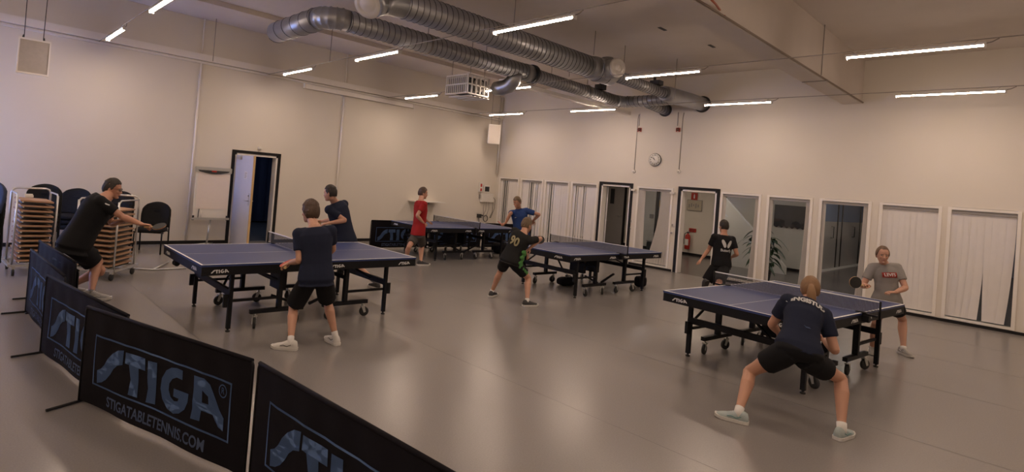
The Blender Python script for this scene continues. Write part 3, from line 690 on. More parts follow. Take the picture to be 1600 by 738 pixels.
# ------------------------------------------------------------------ banner barriers
def barrier(p, q, lab, text=True, h=0.70, cloth_h=0.0, sag=0.0, feet=(0.0,), foot_l=0.42, group='dark banner barriers', flip=False):
    p, q = V((*p, 0)), V((*q, 0)); d = q-p; L = d.length; rz = math.atan2(d.y, d.x)
    t = thing('banner_barrier', lab, 'barrier', p, rz, group)
    # welded tube frame with rounded corners
    R = 0.035; pts = [(0, 0, 0.012), (0, 0, h-R)]
    pts += [(R-R*math.cos(a), 0, h-R+R*math.sin(a)) for a in [PI/2*i/5 for i in range(1, 6)]]
    pts += [(L-R+R*math.sin(a), 0, h-R+R*math.cos(a)) for a in [PI/2*i/5 for i in range(0, 6)]]
    pts += [(L, 0, 0.012)]
    MB().tube(pts, 0.008, 10).build('frame', M['black'], t)
    for k, x in enumerate((0.0, L)):
        MB().tube([(x, -0.21 if k == 0 else -0.02, 0.012), (x, 0.21, 0.012)], 0.010, 8).build('foot', M['black'], t)
    nx, nz = 60, 16; vs = []; rnd = random.Random(int(p.x*100))
    ph = rnd.random()*6
    def off(u, v):
        x = u*L; fold = 0.006*math.sin(x*9+ph+v*3)*(1-v)+0.004*math.sin(x*23+ph)*v+0.010*math.sin(x*3+ph*2)*math.sin(v*PI)
        return fold
    for s in (0.001, -0.001):
        for j in range(nz+1):
            for i in range(nx+1):
                u, v = i/nx, j/nz; z = 0.03+(h-0.035)*v
                edge = min(1, min(u, 1-u)*12)*min(1, (1-v)*8)
                vs.append((0.012+(L-0.024)*u, off(u, v)*edge+s*1.2, z))
    n = (nx+1)*(nz+1); fs = []
    for j in range(nz):
        for i in range(nx):
            a = j*(nx+1)+i; fs.append((a, a+1, a+nx+2, a+nx+1)); fs.append((n+a+nx+1, n+a+nx+2, n+a+1, n+a))
    b = MB().add(vs, fs, True).tube([(0.01, 0, h), (L-0.01, 0, h)], 0.0125, 10)
    cl = b.build('cloth', M['banner'], t, fix=False)
    if text:
        dd = MB(); logo(dd, (0, 0, 0.0), (1, 0, 0), (0, 0, 1), 1.0, 0.0, 0.0016, True, True)
        tx = MB(); put_text(tx, 'STIGATABLETENNIS.COM', 0.098, (0.866, 0, 0.099), (1, 0, 0), (0, 0, 1), sx=0.93, bold=0.0022)
        sc_ = L/1.74
        for mb, nm, mm in ((dd, 'logo_print', M['blue']), (tx, 'web_address_print', M['bluesmall'])):
            # cut long faces are fine: push the print onto the folded cloth
            bm = bmesh.new(); vv = [bm.verts.new((v.x*sc_, 0, v.z)) for v in mb.v]
            for f in mb.f:
                try: bm.faces.new([vv[i] for i in f])
                except ValueError: pass
            for _ in range(4):
                es = [e for e in bm.edges if e.calc_length() > 0.06]
                if es: bmesh.ops.subdivide_edges(bm, edges=es, cuts=1)
                bmesh.ops.triangulate(bm, faces=[f for f in bm.faces if len(f.verts) > 4])
            bm.verts.ensure_lookup_table(); bm.verts.index_update()
            out = MB()
            for side in ((-1,) if not flip else (1,)):
                vs2 = []
                for v in bm.verts:
                    u = (v.co.x-0.012)/(L-0.024); w_ = (v.co.z-0.03)/(h-0.035)
                    edge = min(1, min(u, 1-u)*12)*min(1, (1-w_)*8)
                    vs2.append((v.co.x, off(u, w_)*edge+side*0.0042, v.co.z))
                out.add(vs2, [[x.index for x in f.verts] for f in bm.faces])
            bm.free()
            out.build(nm, mm, cl)
    return t
barrier((8.06, -12.62), (9.72, -12.06), 'banner barrier in the foreground with its whole logo showing')
barrier((9.76, -12.045), (11.49, -11.90), 'banner barrier at the bottom edge, right of the white gap between banners')
barrier((6.74, -12.72), (8.44, -12.43), 'banner barrier at the left whose last logo letter is hidden by the next banner')
barrier((5.15, -12.70), (6.86, -12.60), 'banner barrier seen very edge on behind the lettered ones at the left', text=True)
barrier((4.45, -12.56), (6.15, -12.42), 'dark banner barrier farthest left with its post standing highest in view', text=False)
barrier((5.20, -12.50), (6.05, -12.38), 'short plain black barrier standing low behind the edge-on banners at the left', text=False, h=0.60)
barrier((1.40, -5.75), (1.52, -4.05), 'banner barrier along the left wall behind the legs of the man in red')
barrier((1.55, -4.0), (1.75, -2.3), 'banner barrier behind the farthest table, its bright logo between the table legs')
barrier((1.80, -2.2), (2.2, -0.65), 'banner barrier nearest the far corner behind the farthest table')

# ------------------------------------------------------------------ stackable black armchairs
M['chairfab'] = mat('black_chair_fabric', (0.014, 0.014, 0.015), 0.75, noise=0.3, scale=30, bump=0.1, spec=0.12)
M['chairblue'] = mat('dark_blue_chair_fabric', (0.018, 0.024, 0.055), 0.75, noise=0.3, scale=30, bump=0.1)
def chair(x, y, rz, lab, z=0.0, fab='chairfab', group='black stacking chairs by the left wall'):
    t = thing('stacking_chair', lab, 'chair', (x, y, z), rz, group)       # faces local -y
    fr = M['black']
    mb = MB()
    def curved(w_, n, f): return [f(-w_+2*w_*i/n) for i in range(n+1)]
    # backrest: curved padded panel with an arched top
    n = 10; front = []; back = []
    rings_ = []
    for j in range(9):
        v = j/8; z_ = 0.47+0.48*v; half = 0.262-0.02*abs(v-0.45)*2-(0.10*max(0, v-0.8)/0.2)**1.0*0.6
        ring = []
        for i in range(n+1):
            s = -1+2*i/n; top_drop = 0.05*s*s*v**3
            ring.append(V((s*half, 0.22+0.09*v-0.05*(1-s*s)*0-0.05*s*s, z_-top_drop)))
        for i in range(n, -1, -1):
            s = -1+2*i/n; top_drop = 0.05*s*s*v**3
            ring.append(V((s*half, 0.265+0.09*v-0.05*s*s, z_-top_drop)))
        rings_.append(ring)
    MB().rings(rings_).build('backrest', M[fab], t)
    MB().box(-0.05, 0.05, 0.262, 0.272, 0.76, 0.80).build('hand_grip', fr, t)
    rs = []
    for k, (zz, g) in enumerate(((0.405, 0.0), (0.415, 0.012), (0.45, 0.016), (0.475, 0.0), (0.482, -0.03))):
        w_ = 0.24+g; ring = []
        for i in range(24):
            a = 2*PI*i/24; cx = abs(math.cos(a))**0.5*math.copysign(1, math.cos(a)); cy = abs(math.sin(a))**0.5*math.copysign(1, math.sin(a))
            ring.append(V((w_*cx, (0.235+g)*cy, zz)))
        rs.append(ring)
    MB().rings(rs).build('seat', M[fab], t)
    for s in (-1, 1):
        MB().tube([(s*0.24, -0.235, 0.0), (s*0.235, -0.22, 0.42)], 0.0145, 8).build('leg', fr, t)
        MB().tube([(s*0.25, 0.26, 0.0), (s*0.25, 0.22, 0.42), (s*0.245, 0.25, 0.62), (s*0.22, 0.30, 0.82)], 0.0145, 8).build('leg', fr, t)
    MB().bar((-0.26, -0.2, 0.40), (0.26, -0.2, 0.40), .02, .02).bar((-0.25, 0.2, 0.40), (0.25, 0.2, 0.40), .02, .02).build('seat_frame', fr, t)
    return t
# chairs face the camera side of the room (+x)
face = math.radians(62)
chair(1.08, -10.50, face, 'single black chair with padded back, standing nearest the flip chart')
for k in range(3): chair(0.95-0.02*k, -11.15+0.02*k, face, ('lowest', 'middle', 'topmost')[k]+' chair of the black stack right of the man in black', z=0.085*k)
for k in range(3): chair(0.55, -11.75, face, ('lowest', 'middle', 'topmost')[k]+' chair of the stack against the wall behind the second trolley', z=0.085*k)
for k in range(4): chair(1.15, -12.25, face+0.2, ('lowest', 'second', 'third', 'topmost')[k]+' chair of the stack showing between the two trolleys', z=0.085*k)
for k in range(4): chair(1.85, -13.10, face-0.1, ('lowest', 'second', 'third', 'topmost')[k]+' chair of the tall stack cut by the left picture edge', z=0.10*k, fab='chairblue' if k == 3 else 'chairfab')

# ------------------------------------------------------------------ trolleys loaded with folded wooden tops
def trolley(p, q, lab, n=13, ht=1.21, seed=1):
    p, q = V((*p, 0)), V((*q, 0)); d = q-p; L = d.length; rz = math.atan2(d.y, d.x)
    t = thing('table_trolley', lab, 'trolley', p, rz, 'trolleys with stacked wooden table tops')     # local x along the front, +y away from the camera
    c = M['chrome']; dep = 0.62
    MB().bar((0, 0, 0.15), (L, 0, 0.15), .035, .03).bar((0, dep, 0.15), (L, dep, 0.15), .035, .03).bar((0, 0, 0.15), (0, dep, 0.15), .035, .03).bar((L, 0, 0.15), (L, dep, 0.15), .035, .03).bar((L/2, 0, 0.15), (L/2, dep, 0.15), .035, .02).build('base_frame', c, t)
    for y in (0.04, dep-0.04):
        pts = [(0.03, y, 0.15), (0.03, y, ht-0.06), (0.05, y, ht-0.015), (0.09, y, ht), (L-0.09, y, ht), (L-0.05, y, ht-0.015), (L-0.03, y, ht-0.06), (L-0.03, y, 0.15)]
        MB().tube(pts if y > 0.1 else [(0.03, y, 0.15), (0.03, y, ht-0.07)], 0.014, 10).build('upright_frame' if y > 0.1 else 'upright', c, t)
        if y < 0.1: MB().tube([(L-0.03, y, 0.15), (L-0.03, y, ht-0.07)], 0.014, 10).build('upright', c, t)
    MB().tube([(0.03, 0.04, ht-0.09), (0.03, 0.10, ht-0.05), (0.03, dep-0.04, ht-0.05)], 0.012, 8).build('top_rail', c, t)
    MB().tube([(L-0.03, 0.04, ht-0.09), (L-0.03, 0.10, ht-0.05), (L-0.03, dep-0.04, ht-0.05)], 0.012, 8).build('top_rail', c, t)
    for x in (0.05, L-0.05):
        for y in (0.02, dep-0.04):
            w_ = MB().box(x-.02, x+.02, y-.004, y+.03, 0.09, 0.14).build('wheel_fork', c, t)
            MB().lathe([(0.0, -0.014), (0.045, -0.014), (0.05, 0), (0.045, 0.014), (0, 0.014)], (x, y+0.01, 0.052), (1, 0, 0), 18).build('wheel', M['rubber'], w_)
    return t, L, dep, rz, p
def load(T, n, z0, dz, tilt, seed, lab):
    t, L, dep, rz, p = T; rnd = random.Random(seed); Rm = Matrix.Translation(p) @ Matrix.Rotation(rz, 4, 'Z')
    for i in range(n):
        z = z0+dz*i; a = tilt(i)+rnd.uniform(-.012, .012); ox = rnd.uniform(-.008, .008)
        o = Rm @ V((L/2+ox, dep/2-0.01, z))
        tt = thing('folded_wooden_top', lab(i), 'folded table', o, rz, 'wooden tops stacked on the trolleys')
        h = L/2-0.07
        Mr = Matrix.Rotation(-a, 4, 'Y')
        b = MB().box(-h, h, -0.30, 0.28, -0.011, 0.011, Mr).build('board', M['wood'], tt)
        MB().box(-h+.02, -h+.045, -0.27, 0.24, -0.040, -0.011, Mr).box(h-.045, h-.02, -0.27, 0.24, -0.040, -0.011, Mr).box(-h+.045, h-.045, -0.27, -0.25, -0.030, -0.011, Mr).build('folded_frame', M['dark'], tt)
        MB().cyl(Mr @ V((-h+.03, -0.305, -0.018)), Mr @ V((-h+.03, -0.275, -0.018)), 0.009, n=10).build('hinge_cap', M['plasticwhite'], tt)
A_, B_, C_, D_ = at(14, 416, 2, 0.15), at(86, 413, 2, 0.15), at(108, 419, 2, 0.15), at(178, 424, 2, 0.15)
ordn = ['lowest', 'second from the bottom', 'third from the bottom', 'fourth from the bottom', 'fifth from the bottom', 'sixth from the bottom', 'seventh, in the middle', 'sixth from the top', 'fifth from the top', 'fourth from the top', 'third from the top', 'second from the top', 'topmost']
T1 = trolley((A_.x, A_.y), (B_.x, B_.y), 'steel trolley loaded with wooden tops, at the left picture edge')
load(T1, 13, 0.215, 0.070, lambda i: 0.0 if i < 5 else (-0.03 if i < 8 else -0.055), 3, lambda i: ordn[i]+' wooden board on the trolley at the left picture edge')
T2 = trolley((C_.x, C_.y), (D_.x, D_.y), 'steel trolley loaded with wooden tops, behind the man in black', ht=1.20)
load(T2, 12, 0.215, 0.072, lambda i: -0.03-0.008*(i % 4), 5, lambda i: ordn[i if i < 6 else i+1]+' wooden board on the trolley behind the man in black')
tag(MB().box(-0.03, 0.03, -0.05, 0.05, 0, 0.045).box(0.035, 0.08, -0.045, 0.055, 0, 0.03).build('tape_box', M['plasticwhite'], origin=None), 'small black and white box on the topmost board of the left trolley', 'box').location = at(44, 308, 2, 1.10)
tag(MB().tube([(0, 0, 0.02), (0.35, 0.5, 0.02), (0.35, 1.0, 0.02)], 0.014, 8).tube([(0.35, 0.5, 0.02), (-0.3, 0.9, 0.02)], 0.014, 8).build('trolley_drawbar', M['chrome']), 'steel tube drawbar lying on the floor right of the second trolley', 'drawbar').location = at(175, 420, 2, 0)

# ------------------------------------------------------------------ flip chart
fc = at(319, 378, 0, 0.42); 
t = thing('flip_chart', 'white flip chart on a stand against the left wall beside the open door', 'flip chart', (0.42, -9.22, 0), 0)
yz0, yz1 = -0.36, 0.36
MB().box(-0.02, 0.0, yz0, yz1, 0.60, 1.66).build('board', M['plasticwhite'], t, bevel=0.004)
MB().box(-0.022, 0.02, yz0-0.02, yz1+0.02, 1.58, 1.70).build('clamp_bar', M['chrome'], t, bevel=0.01)
n = 10; mb = MB(); P = [( -0.30+0.6*i/n, 0.05*math.sin(PI*i/n)) for i in range(n+1)]
mb.prism([(-0.33, 0.06)]+[(p[0], 0.03-p[1]*0.9) for p in P]+[(0.33, 0.06)], (0.021, 0, 1.57), (0, 1, 0), (0, 0, 1), 0.004); mb.build('grip_strip', M['dark'], t)
MB().box(0.02, 0.03, -0.05, 0.05, 1.60, 1.63).build('red_label', M['red'], t)
pp = MB().box(0.0005, 0.006, yz0+0.045, yz1-0.02, 0.80, 1.58).build('paper_pad', mat('flip_chart_paper', (0.80, 0.72, 0.68), 0.7, noise=0.02), t)
lm = MB()
for i in range(26): lm.box(0.006, 0.0064, yz0+0.06, yz1-0.03, 0.82+0.028*i, 0.8215+0.028*i)
lm.build('ruled_line', mat('faint_line', (0.62, 0.52, 0.48), 0.7, noise=0.02), pp)
MB().box(-0.01, 0.07, yz0-0.02, yz1+0.02, 0.575, 0.60).box(0.06, 0.07, yz0-0.02, yz1+0.02, 0.60, 0.62).build('pen_tray', M['chrome'], t)
MB().box(0.001, 0.02, yz0-0.01, yz0+0.03, 0.56, 0.66).box(0.001, 0.02, yz1-0.03, yz1+0.01, 0.56, 0.66).build('corner_cap', M['dark'], t)
MB().cyl((0.03, -0.26, 0.62), (0.005, -0.24, 0.80), 0.008, n=8).build('marker', M['dark'], t)
MB().cyl((0.03, -0.20, 0.62), (0.005, -0.18, 0.76), 0.008, n=8).build('marker', M['plasticwhite'], t)
MB().tube([(-0.02, 0.02, 0.60), (-0.02, -0.02, 0.03)], 0.02, 10).build('column', M['chrome'], t)
for a in (0.3, 2.4, 4.5): MB().tube([(-0.02, -0.02, 0.06), (-0.02+0.30*math.cos(a), -0.02+0.30*math.sin(a), 0.02)], 0.014, 8).build('foot', M['chrome'], t)
tag(MB().box(0, 0.012, -9.59, -9.51, 0.18, 0.27).build('wall_socket', M['plasticwhite']), 'white wall socket low on the left wall by the flip chart', 'socket')
o = tag(MB().box(0, 0.05, -8.13, -8.05, 2.20, 2.26).cyl((0.05, -8.09, 2.23), (0.058, -8.09, 2.23), 0.018, n=12).build('motion_sensor', M['plasticwhite']), 'small white sensor on the wall above the open door', 'sensor')

# ------------------------------------------------------------------ loudspeakers
t = thing('square_panel', 'square grey panel with white rim hanging on two wires at upper left', 'panel', (0.95, -12.50, 3.045), 0.0)
sp = Matrix.Identity(4)
MB().box(-0.035, 0.015, -0.22, 0.22, 0.0, 0.60).build('back_box', M['plasticwhite'], t, bevel=0.004)
MB().box(0.015, 0.03, -0.22, 0.22, 0.0, 0.03).box(0.015, 0.03, -0.22, 0.22, 0.57, 0.60).box(0.015, 0.03, -0.22, -0.20, 0.03, 0.57).box(0.015, 0.03, 0.20, 0.22, 0.03, 0.57).build('rim', M['white'], t)
MB().box(0.012, 0.020, -0.20, 0.20, 0.03, 0.57).build('face', mat('grey_grille', (0.44, 0.40, 0.37), 0.7, noise=0.12, scale=14), t)
for s in (-1, 1):
    MB().cyl((0, s*0.13-0.02, 0.62), (0, s*0.14-0.02, H-3.045), 0.006, n=8).cyl((0, s*0.14-0.02, 0.60), (0, s*0.14-0.02, 0.65), 0.018, 0.008, n=10).build('wire', M['dark'], t)
t = thing('loudspeaker', 'white box loudspeaker hanging in the far corner', 'loudspeaker', (0.50, -0.80, 3.08), math.radians(-38))
MB().box(-0.09, 0.06, -0.19, 0.19, 0.0, 0.62).build('cabinet', M['plasticwhite'], t, bevel=0.012)
MB().box(0.060, 0.068, -0.165, 0.165, 0.03, 0.59).build('grille', mat('cream_grille', (0.66, 0.60, 0.54), 0.7, noise=0.05, scale=60), t, bevel=0.003)
for s in (-1, 1): MB().cyl((0, s*0.12, 0.62), (0, s*0.12, H-3.08), 0.006, n=8).build('wire', M['cable'], t)

# ------------------------------------------------------------------ wall clock
c = at(1024, 250, 1, 0)
t = thing('wall_clock', 'round white wall clock with black numerals on the back wall', 'clock', (c.x, 0, c.z))
MB().lathe([(0.0, 0.002), (0.165, 0.002), (0.17, 0.02), (0.165, 0.035), (0.155, 0.03)], (0, 0, 0), (0, -1, 0), 40).build('case', M['dark'], t)
MB().lathe([(0.0, 0.0), (0.158, 0.0), (0.158, 0.006), (0.0, 0.006)], (0, -0.031, 0), (0, -1, 0), 40).build('dial', mat('clock_dial', (0.78, 0.76, 0.74), 0.5, noise=0.02), t)
num = MB()
for h_ in range(1, 13):
    a = PI/2-h_*PI/6; put_text(num, str(h_), 0.05, (0.118*math.cos(a), -0.0375, 0.118*math.sin(a)), (1, 0, 0), (0, 0, 1), bold=0.0012)
num.build('numerals', M['dark'], t)
def hand(ang, L_, w_, nm, yy): 
    a = PI/2-ang; d = V((math.cos(a), 0, math.sin(a))); MB().bar(V((0, yy, 0))-d*0.02, V((0, yy, 0))+d*L_, w_, 0.002, (0, 1, 0)).build(nm, M['dark'], t)
hand(10.85*PI/6, 0.075, 0.012, 'hour_hand', -0.040); hand(51*PI/30, 0.11, 0.008, 'minute_hand', -0.043)

# alarm bells with cables, sockets, switches on the back wall
for k, (px_, py_, side) in enumerate(((1000, 203, 'left'), (1060, 203, 'right'))):
    c = at(px_, py_, 1, 0)
    t = thing('alarm_sounder', 'red alarm sounder high on the back wall, the %s one of two' % side, 'alarm', (c.x, 0, c.z), group=None)
    MB().box(-0.05, 0.05, -0.035, 0, -0.055, 0.05).build('base', M['red'], t, bevel=0.004)
    MB().lathe([(0.0, 0.02), (0.03, 0.02), (0.045, 0.0), (0.05, -0.02)], (0, -0.045, 0.005), (0, -1, 0), 20).build('dome', mat('alarm_dome', (0.10, 0.02, 0.015), 0.3, noise=0.05), t)
    MB().box(-0.02, 0.02, -0.0355, -0.034, -0.05, -0.03).build('label', M['plasticwhite'], t)
    c2 = at(991 if k == 0 else 1061, 268, 1, 0)
    tag(MB().tube([(c.x-0.03, -0.008, c.z+0.10), (c.x-0.03, -0.008, 4.0)], 0.007, 6).tube([(c2.x, -0.008, c2.z+0.03), (c2.x, -0.008, c.z+0.3), (c2.x+.02, -0.008, 3.98)], 0.008, 6).build('wall_conduit', M['cable']), 'pair of thin vertical wall cables beside the %s red alarm' % side, 'cable')
    t = thing('wall_sensor', 'small white round box on the back wall %s of the clock' % side, 'sensor box', (c2.x, 0, c2.z))
    MB().lathe([(0, 0), (0.045, 0), (0.045, 0.03), (0.03, 0.04), (0, 0.04)], (0, 0, 0), (0, -1, 0), 20).build('housing', M['plasticwhite'], t)
    MB().lathe([(0, 0), (0.012, 0), (0.012, 0.006), (0, 0.006)], (0, -0.04, -0.01), (0, -1, 0), 12).build('lens', M['rail'], t)
for px_, py_, lab in ((986, 346, 'white light switch beside the first black door frame'), (1051, 352, 'white light switch beside the second black door frame')):
    c = at(px_, py_, 1, 0)
    t = thing('light_switch', lab, 'switch', (c.x, 0, c.z))
    MB().box(-0.04, 0.04, -0.012, 0, -0.04, 0.04).build('plate', M['plasticwhite'], t, bevel=0.003); MB().box(-0.02, 0.02, -0.018, -0.012, -0.03, 0.03).build('rocker', M['rail'], t)
    t = thing('wall_socket', lab.replace('light switch', 'socket below the switch'), 'socket', (c.x-.01, 0, c.z-0.2))
    MB().box(-0.04, 0.04, -0.012, 0, -0.04, 0.04).build('plate', M['plasticwhite'], t, bevel=0.003); MB().lathe([(0.028, 0), (0.028, 0.004), (0.018, 0.004)], (0, -0.012, 0), (0, -1, 0), 16).build('inset', M['rail'], t)
for px_, py_, lab in ((991, 297, 'small white door contact box right of the first black door frame'), (1052, 302, 'small white door contact box left of the second black door frame')):
    c = at(px_, py_, 1, 0); tag(MB().box(c.x-0.06, c.x+0.06, -0.06, 0, c.z-0.025, c.z+0.025).cyl((c.x+.05, -0.06, c.z), (c.x+.05, -0.09, c.z), 0.02, n=10).build('door_contact', M['plasticwhite']), lab, 'contact box')

# ------------------------------------------------------------------ wall box with screen and cables near the far corner (left wall)
t = thing('wall_control_panel', 'white control box with small dark screen and dangling cables near the far corner', 'control panel', (0, -0.45, 1.2))
MB().box(0, 0.09, -0.26, 0.28, 0.02, 0.30).build('cabinet', M['plasticwhite'], t, bevel=0.005)
s_ = MB().box(0, 0.05, -0.16, 0.14, 0.32, 0.56).build('monitor', M['plasticwhite'], t, bevel=0.005); MB().box(0.05, 0.053, -0.11, 0.09, 0.36, 0.52).build('screen', M['dark'], s_)
d_ = MB().box(0, 0.06, -0.36, -0.22, 0.33, 0.64).build('dispenser', M['plasticwhite'], t, bevel=0.004); MB().box(0.06, 0.064, -0.33, -0.26, 0.36, 0.45).box(0.06, 0.064, -0.33, -0.26, 0.50, 0.60).build('label', M['red'], d_)
MB().box(0, 0.03, -0.32, -0.24, 0.12, 0.26).build('socket', M['rail'], t)
for k, pts in enumerate(([(0.05, -0.1, 0.02), (0.06, -0.12, -0.2), (0.05, -0.08, -0.45)], [(0.05, 0.0, 0.02), (0.07, -0.02, -0.25), (0.05, -0.15, -0.5)], [(0.05, 0.12, 0.02), (0.06, 0.13, -0.2), (0.05, 0.05, -0.42)], [(0.05, 0.24, 0.25), (0.09, 0.36, 0.1), (0.08, 0.36, -0.2), (0.05, 0.25, -0.5)], [(0.05, 0.22, 0.2), (0.07, 0.30, 0.0), (0.06, 0.30, -0.3), (0.05, 0.2, -0.5)])):
    MB().tube(pts, 0.007, 6).build('cable', M['cable'] if k < 3 else M['dark'], t)
MB().tube([(0.05, 0.02+0.1*math.cos(a), -0.52+0.1*math.sin(a)) for a in [2*PI*i/20 for i in range(21)]], 0.012, 8).build('cable_coil', M['dark'], t)
MB().box(0.0, 0.10, -0.34, -0.22, -0.50, -0.38).tube([(0.05, -0.24, -0.42), (0.09, -0.14, -0.42)], 0.02, 8).tube([(0.05, -0.28, -0.5), (0.06, -0.26, -0.8)], 0.01, 8).build('hanging_device', M['dark'], t)

# small folded shelf sticking out of the left wall behind the man in red
t = thing('wall_shelf', 'thin white shelf on the left wall behind the man in red', 'shelf', (0, -3.05, 1.14))
MB().box(0, 0.45, -0.55, 0.5, 0, 0.025).build('board', M['plasticwhite'], t); MB().bar((0, 0, -0.2), (0.3, 0, 0), .02, .02).build('bracket', M['rail'], t)

# ------------------------------------------------------------------ loose cables and fittings at the beam
tag(MB().tube([at(*p, 2, 4.0+0.06*k) for k, p in enumerate(((1104, -8), (1118, 6), (1126, 17), (1137, 25)))]+[V((9.97, -6.75, 4.05))], 0.012, 8).build('orange_cable', mat('orange_cable_sheath', (0.42, 0.10, 0.04), 0.5, noise=0.1)), 'orange cable hanging along the beam at the top edge', 'cable')
c = at(1093, 30, 2, 4.86)
t = thing('sprinkler_head', 'small chrome fitting under the ceiling beside the beam, with a black cable', 'ceiling fitting', (c.x, c.y, 4.80))
MB().cyl((0, 0, 0.02), (0, 0, 0.10), 0.012, n=10).lathe([(0.0, -0.01), (0.03, -0.01), (0.03, 0.005), (0.01, 0.02)], (0, 0, 0), n=16).build('head', M['chrome'], t)
MB().tube([(-0.05, -0.2, 0.09), (0.02, 0.02, 0.085), (0.22, 0.14, 0.09)], 0.012, 8).build('black_cable', M['dark'], t)
for px_, py_, lab in ((1035, 45, 'small slit in the ceiling left of the beam'), (1112, 72, 'dark slit in the ceiling close to the beam')):
    c = at(px_, py_, 2, H); tag(MB().box(c.x-0.03, c.x+0.03, c.y-0.12, c.y+0.12, H-0.008, H-0.001).build('ceiling_slit', M['dark']), lab, 'slit')

# ------------------------------------------------------------------ corridor furnishing
YC = 4.70
e = at(1077, 370, 1, YC)
t = thing('fire_extinguisher', 'red fire extinguisher on the corridor wall, seen through the open doorway', 'fire extinguisher', (e.x, YC-0.11, 0.20))
MB().lathe([(0.0, 0.0), (0.075, 0.0), (0.085, 0.02), (0.085, 0.40), (0.07, 0.46), (0.03, 0.49), (0.025, 0.52), (0.0, 0.52)], (0, 0, 0), n=28).build('cylinder', M['red'], t)
MB().box(-0.03, 0.03, -0.02, 0.02, 0.52, 0.56).bar((-0.02, 0, 0.57), (0.07, 0, 0.60), .02, .012).bar((-0.02, 0, 0.55), (0.07, 0, 0.55), .02, .01).build('valve', M['dark'], t)
MB().tube([(-0.03, 0, 0.54), (-0.10, -0.01, 0.50), (-0.115, -0.02, 0.30), (-0.10, -0.02, 0.15)], 0.011, 8).build('hose', M['dark'], t)
lb = [(0.0865*math.cos(a), 0.0865*math.sin(a)) for a in [-PI*0.85+PI*0.6*i/8 for i in range(9)]]
MB().add([(x, y, 0.13) for x, y in lb]+[(x, y, 0.33) for x, y in lb], [(i, i+1, 9+i+1, 9+i) for i in range(8)], True).build('label', M['plasticwhite'], t, fix=False)
MB().box(-0.02, 0.02, 0.08, 0.11, 0.2, 0.45).build('bracket', M['dark'], t)
def plate(n, lab, cat, px_, py_, w_, h_, m_, extra=None):
    c = at(px_, py_, 1, YC-0.01); t = thing(n, lab, cat, (c.x, YC-0.006, c.z))
    MB().box(-w_/2, w_/2, -0.006, 0.005, -h_/2, h_/2).build('plate', m_, t)
    return t
t = plate('extinguisher_sign', 'small red plate just above the fire extinguisher', 'sign', 1082, 360, 0.24, 0.12, M['red'])
MB().box(-0.09, 0.09, -0.0072, -0.006, 0.012, 0.03).box(-0.09, 0.07, -0.0072, -0.006, -0.03, -0.014).build('print', M['dark'], t)
t = plate('fire_pictogram_sign', 'red square sign with white pictogram at the top of the corridor wall', 'sign', 1085, 307, 0.21, 0.24, M['red'])
MB().prism([(-0.022, -0.07), (0.022, -0.07), (0.022, 0.03), (0.012, 0.05), (0.012, 0.07), (-0.012, 0.07), (-0.012, 0.05), (-0.022, 0.03)], (0, -0.0062, 0), (1, 0, 0), (0, 0, 1), 0.001).build('pictogram', M['line'], t)
t = plate('framed_notice', 'framed pale plan hanging under the red pictogram sign', 'framed notice', 1085, 321, 0.50, 0.36, M['rail'])
sh = MB().box(-0.235, 0.235, -0.008, -0.006, -0.165, 0.165).build('sheet', mat('yellowed_sheet', (0.52, 0.46, 0.36), 0.6, noise=0.1, scale=20), t)
mb = MB()
for i in range(5): mb.box(-0.19+0.075*i, -0.15+0.075*i, -0.0088, -0.008, -0.09+0.03*(i % 3), 0.03+0.03*(i % 2))
mb.build('plan_drawing', M['rail'], sh)
# wall clutter seen through the narrow window
for px_, py_, w_, h_, lab, m_ in ((1028, 318, 0.16, 0.22, 'small red and tan holder seen through the narrow window', 'oak'), (1018, 338, 0.15, 0.14, 'pair of small dark switches seen through the narrow window', 'rail')):
    plate('wall_holder', lab, 'holder', px_, py_, w_, h_, M[m_])
tag(MB().box(3.25, 3.33, 4.60, 4.70, 0, 2.2).build('corridor_post', M['blackpaint']), 'dark vertical post of the corridor behind the narrow window', 'post')
MBx = at(1018, 410, 1, 3.8)
t = thing('floor_box', 'dark box on the corridor floor behind the narrow window', 'box', (3.6, 4.35, 0))
MB().box(-0.35, 0.35, -0.2, 0.2, 0, 0.3).build('body', M['dark'], t, bevel=0.02); MB().box(-0.36, 0.36, -0.21, 0.21, 0.3, 0.34).build('lid', M['rail'], t, bevel=0.01)
# sloping concrete stair underside behind the first open window
A0, A1 = at(1133, 303, 1, 2.6), at(1205, 385, 1, 2.6)
mb = MB().prism([(5.0, 0.0), (A1.x+0.9, 0.0), (A1.x+0.9, A1.z-0.7), (A0.x, A0.z+0.25), (5.0, A0.z+1.2)], (0, 3.6, 0), (1, 0, 0), (0, 0, 1), 0.12)
sl = bpy.data.objects
t = thing('stair_flank', 'pale diagonal stair side seen through the window left of the plant', 'stair', (7.0, 3.6, 0))
P0, P1 = at(1128, 300, 1, 3.6), at(1212, 395, 1, 3.6)
MB().prism([(P0.x, 0.0), (P1.x+0.3, 0.0), (P1.x+0.3, P1.z-0.35), (P1.x, P1.z), (P0.x, P0.z)], (0, 3.6, 0), (1, 0, 0), (0, 0, 1), 0.1).build('flank', M['wall'], t, world=True)
MB().bar((P0.x, 3.48, P0.z+0.01), (P1.x, 3.48, P1.z+0.01), 0.02, 0.03).build('edge_strip', M['white'], t, world=True)
# dark picture
c0, c1 = at(1217, 320, 1, YC), at(1262, 354, 1, YC)
t = thing('dark_picture', 'large dark wall hanging with a ragged lower edge behind the plant', 'picture', ((c0.x+c1.x)/2, YC, c0.z))
w_ = (c1.x-c0.x)*1.25
pl_ = [(-w_/2, 0)]+[(-w_/2+w_*i/14, -0.62-0.05*(i % 2)) for i in range(15)]+[(w_/2, 0)]
MB().prism(pl_, (0, -0.001, 0), (1, 0, 0), (0, 0, 1), 0.02).build('panel', mat('dark_painted_panel', (0.05, 0.048, 0.055), 0.7, noise=0.4, scale=5), t)
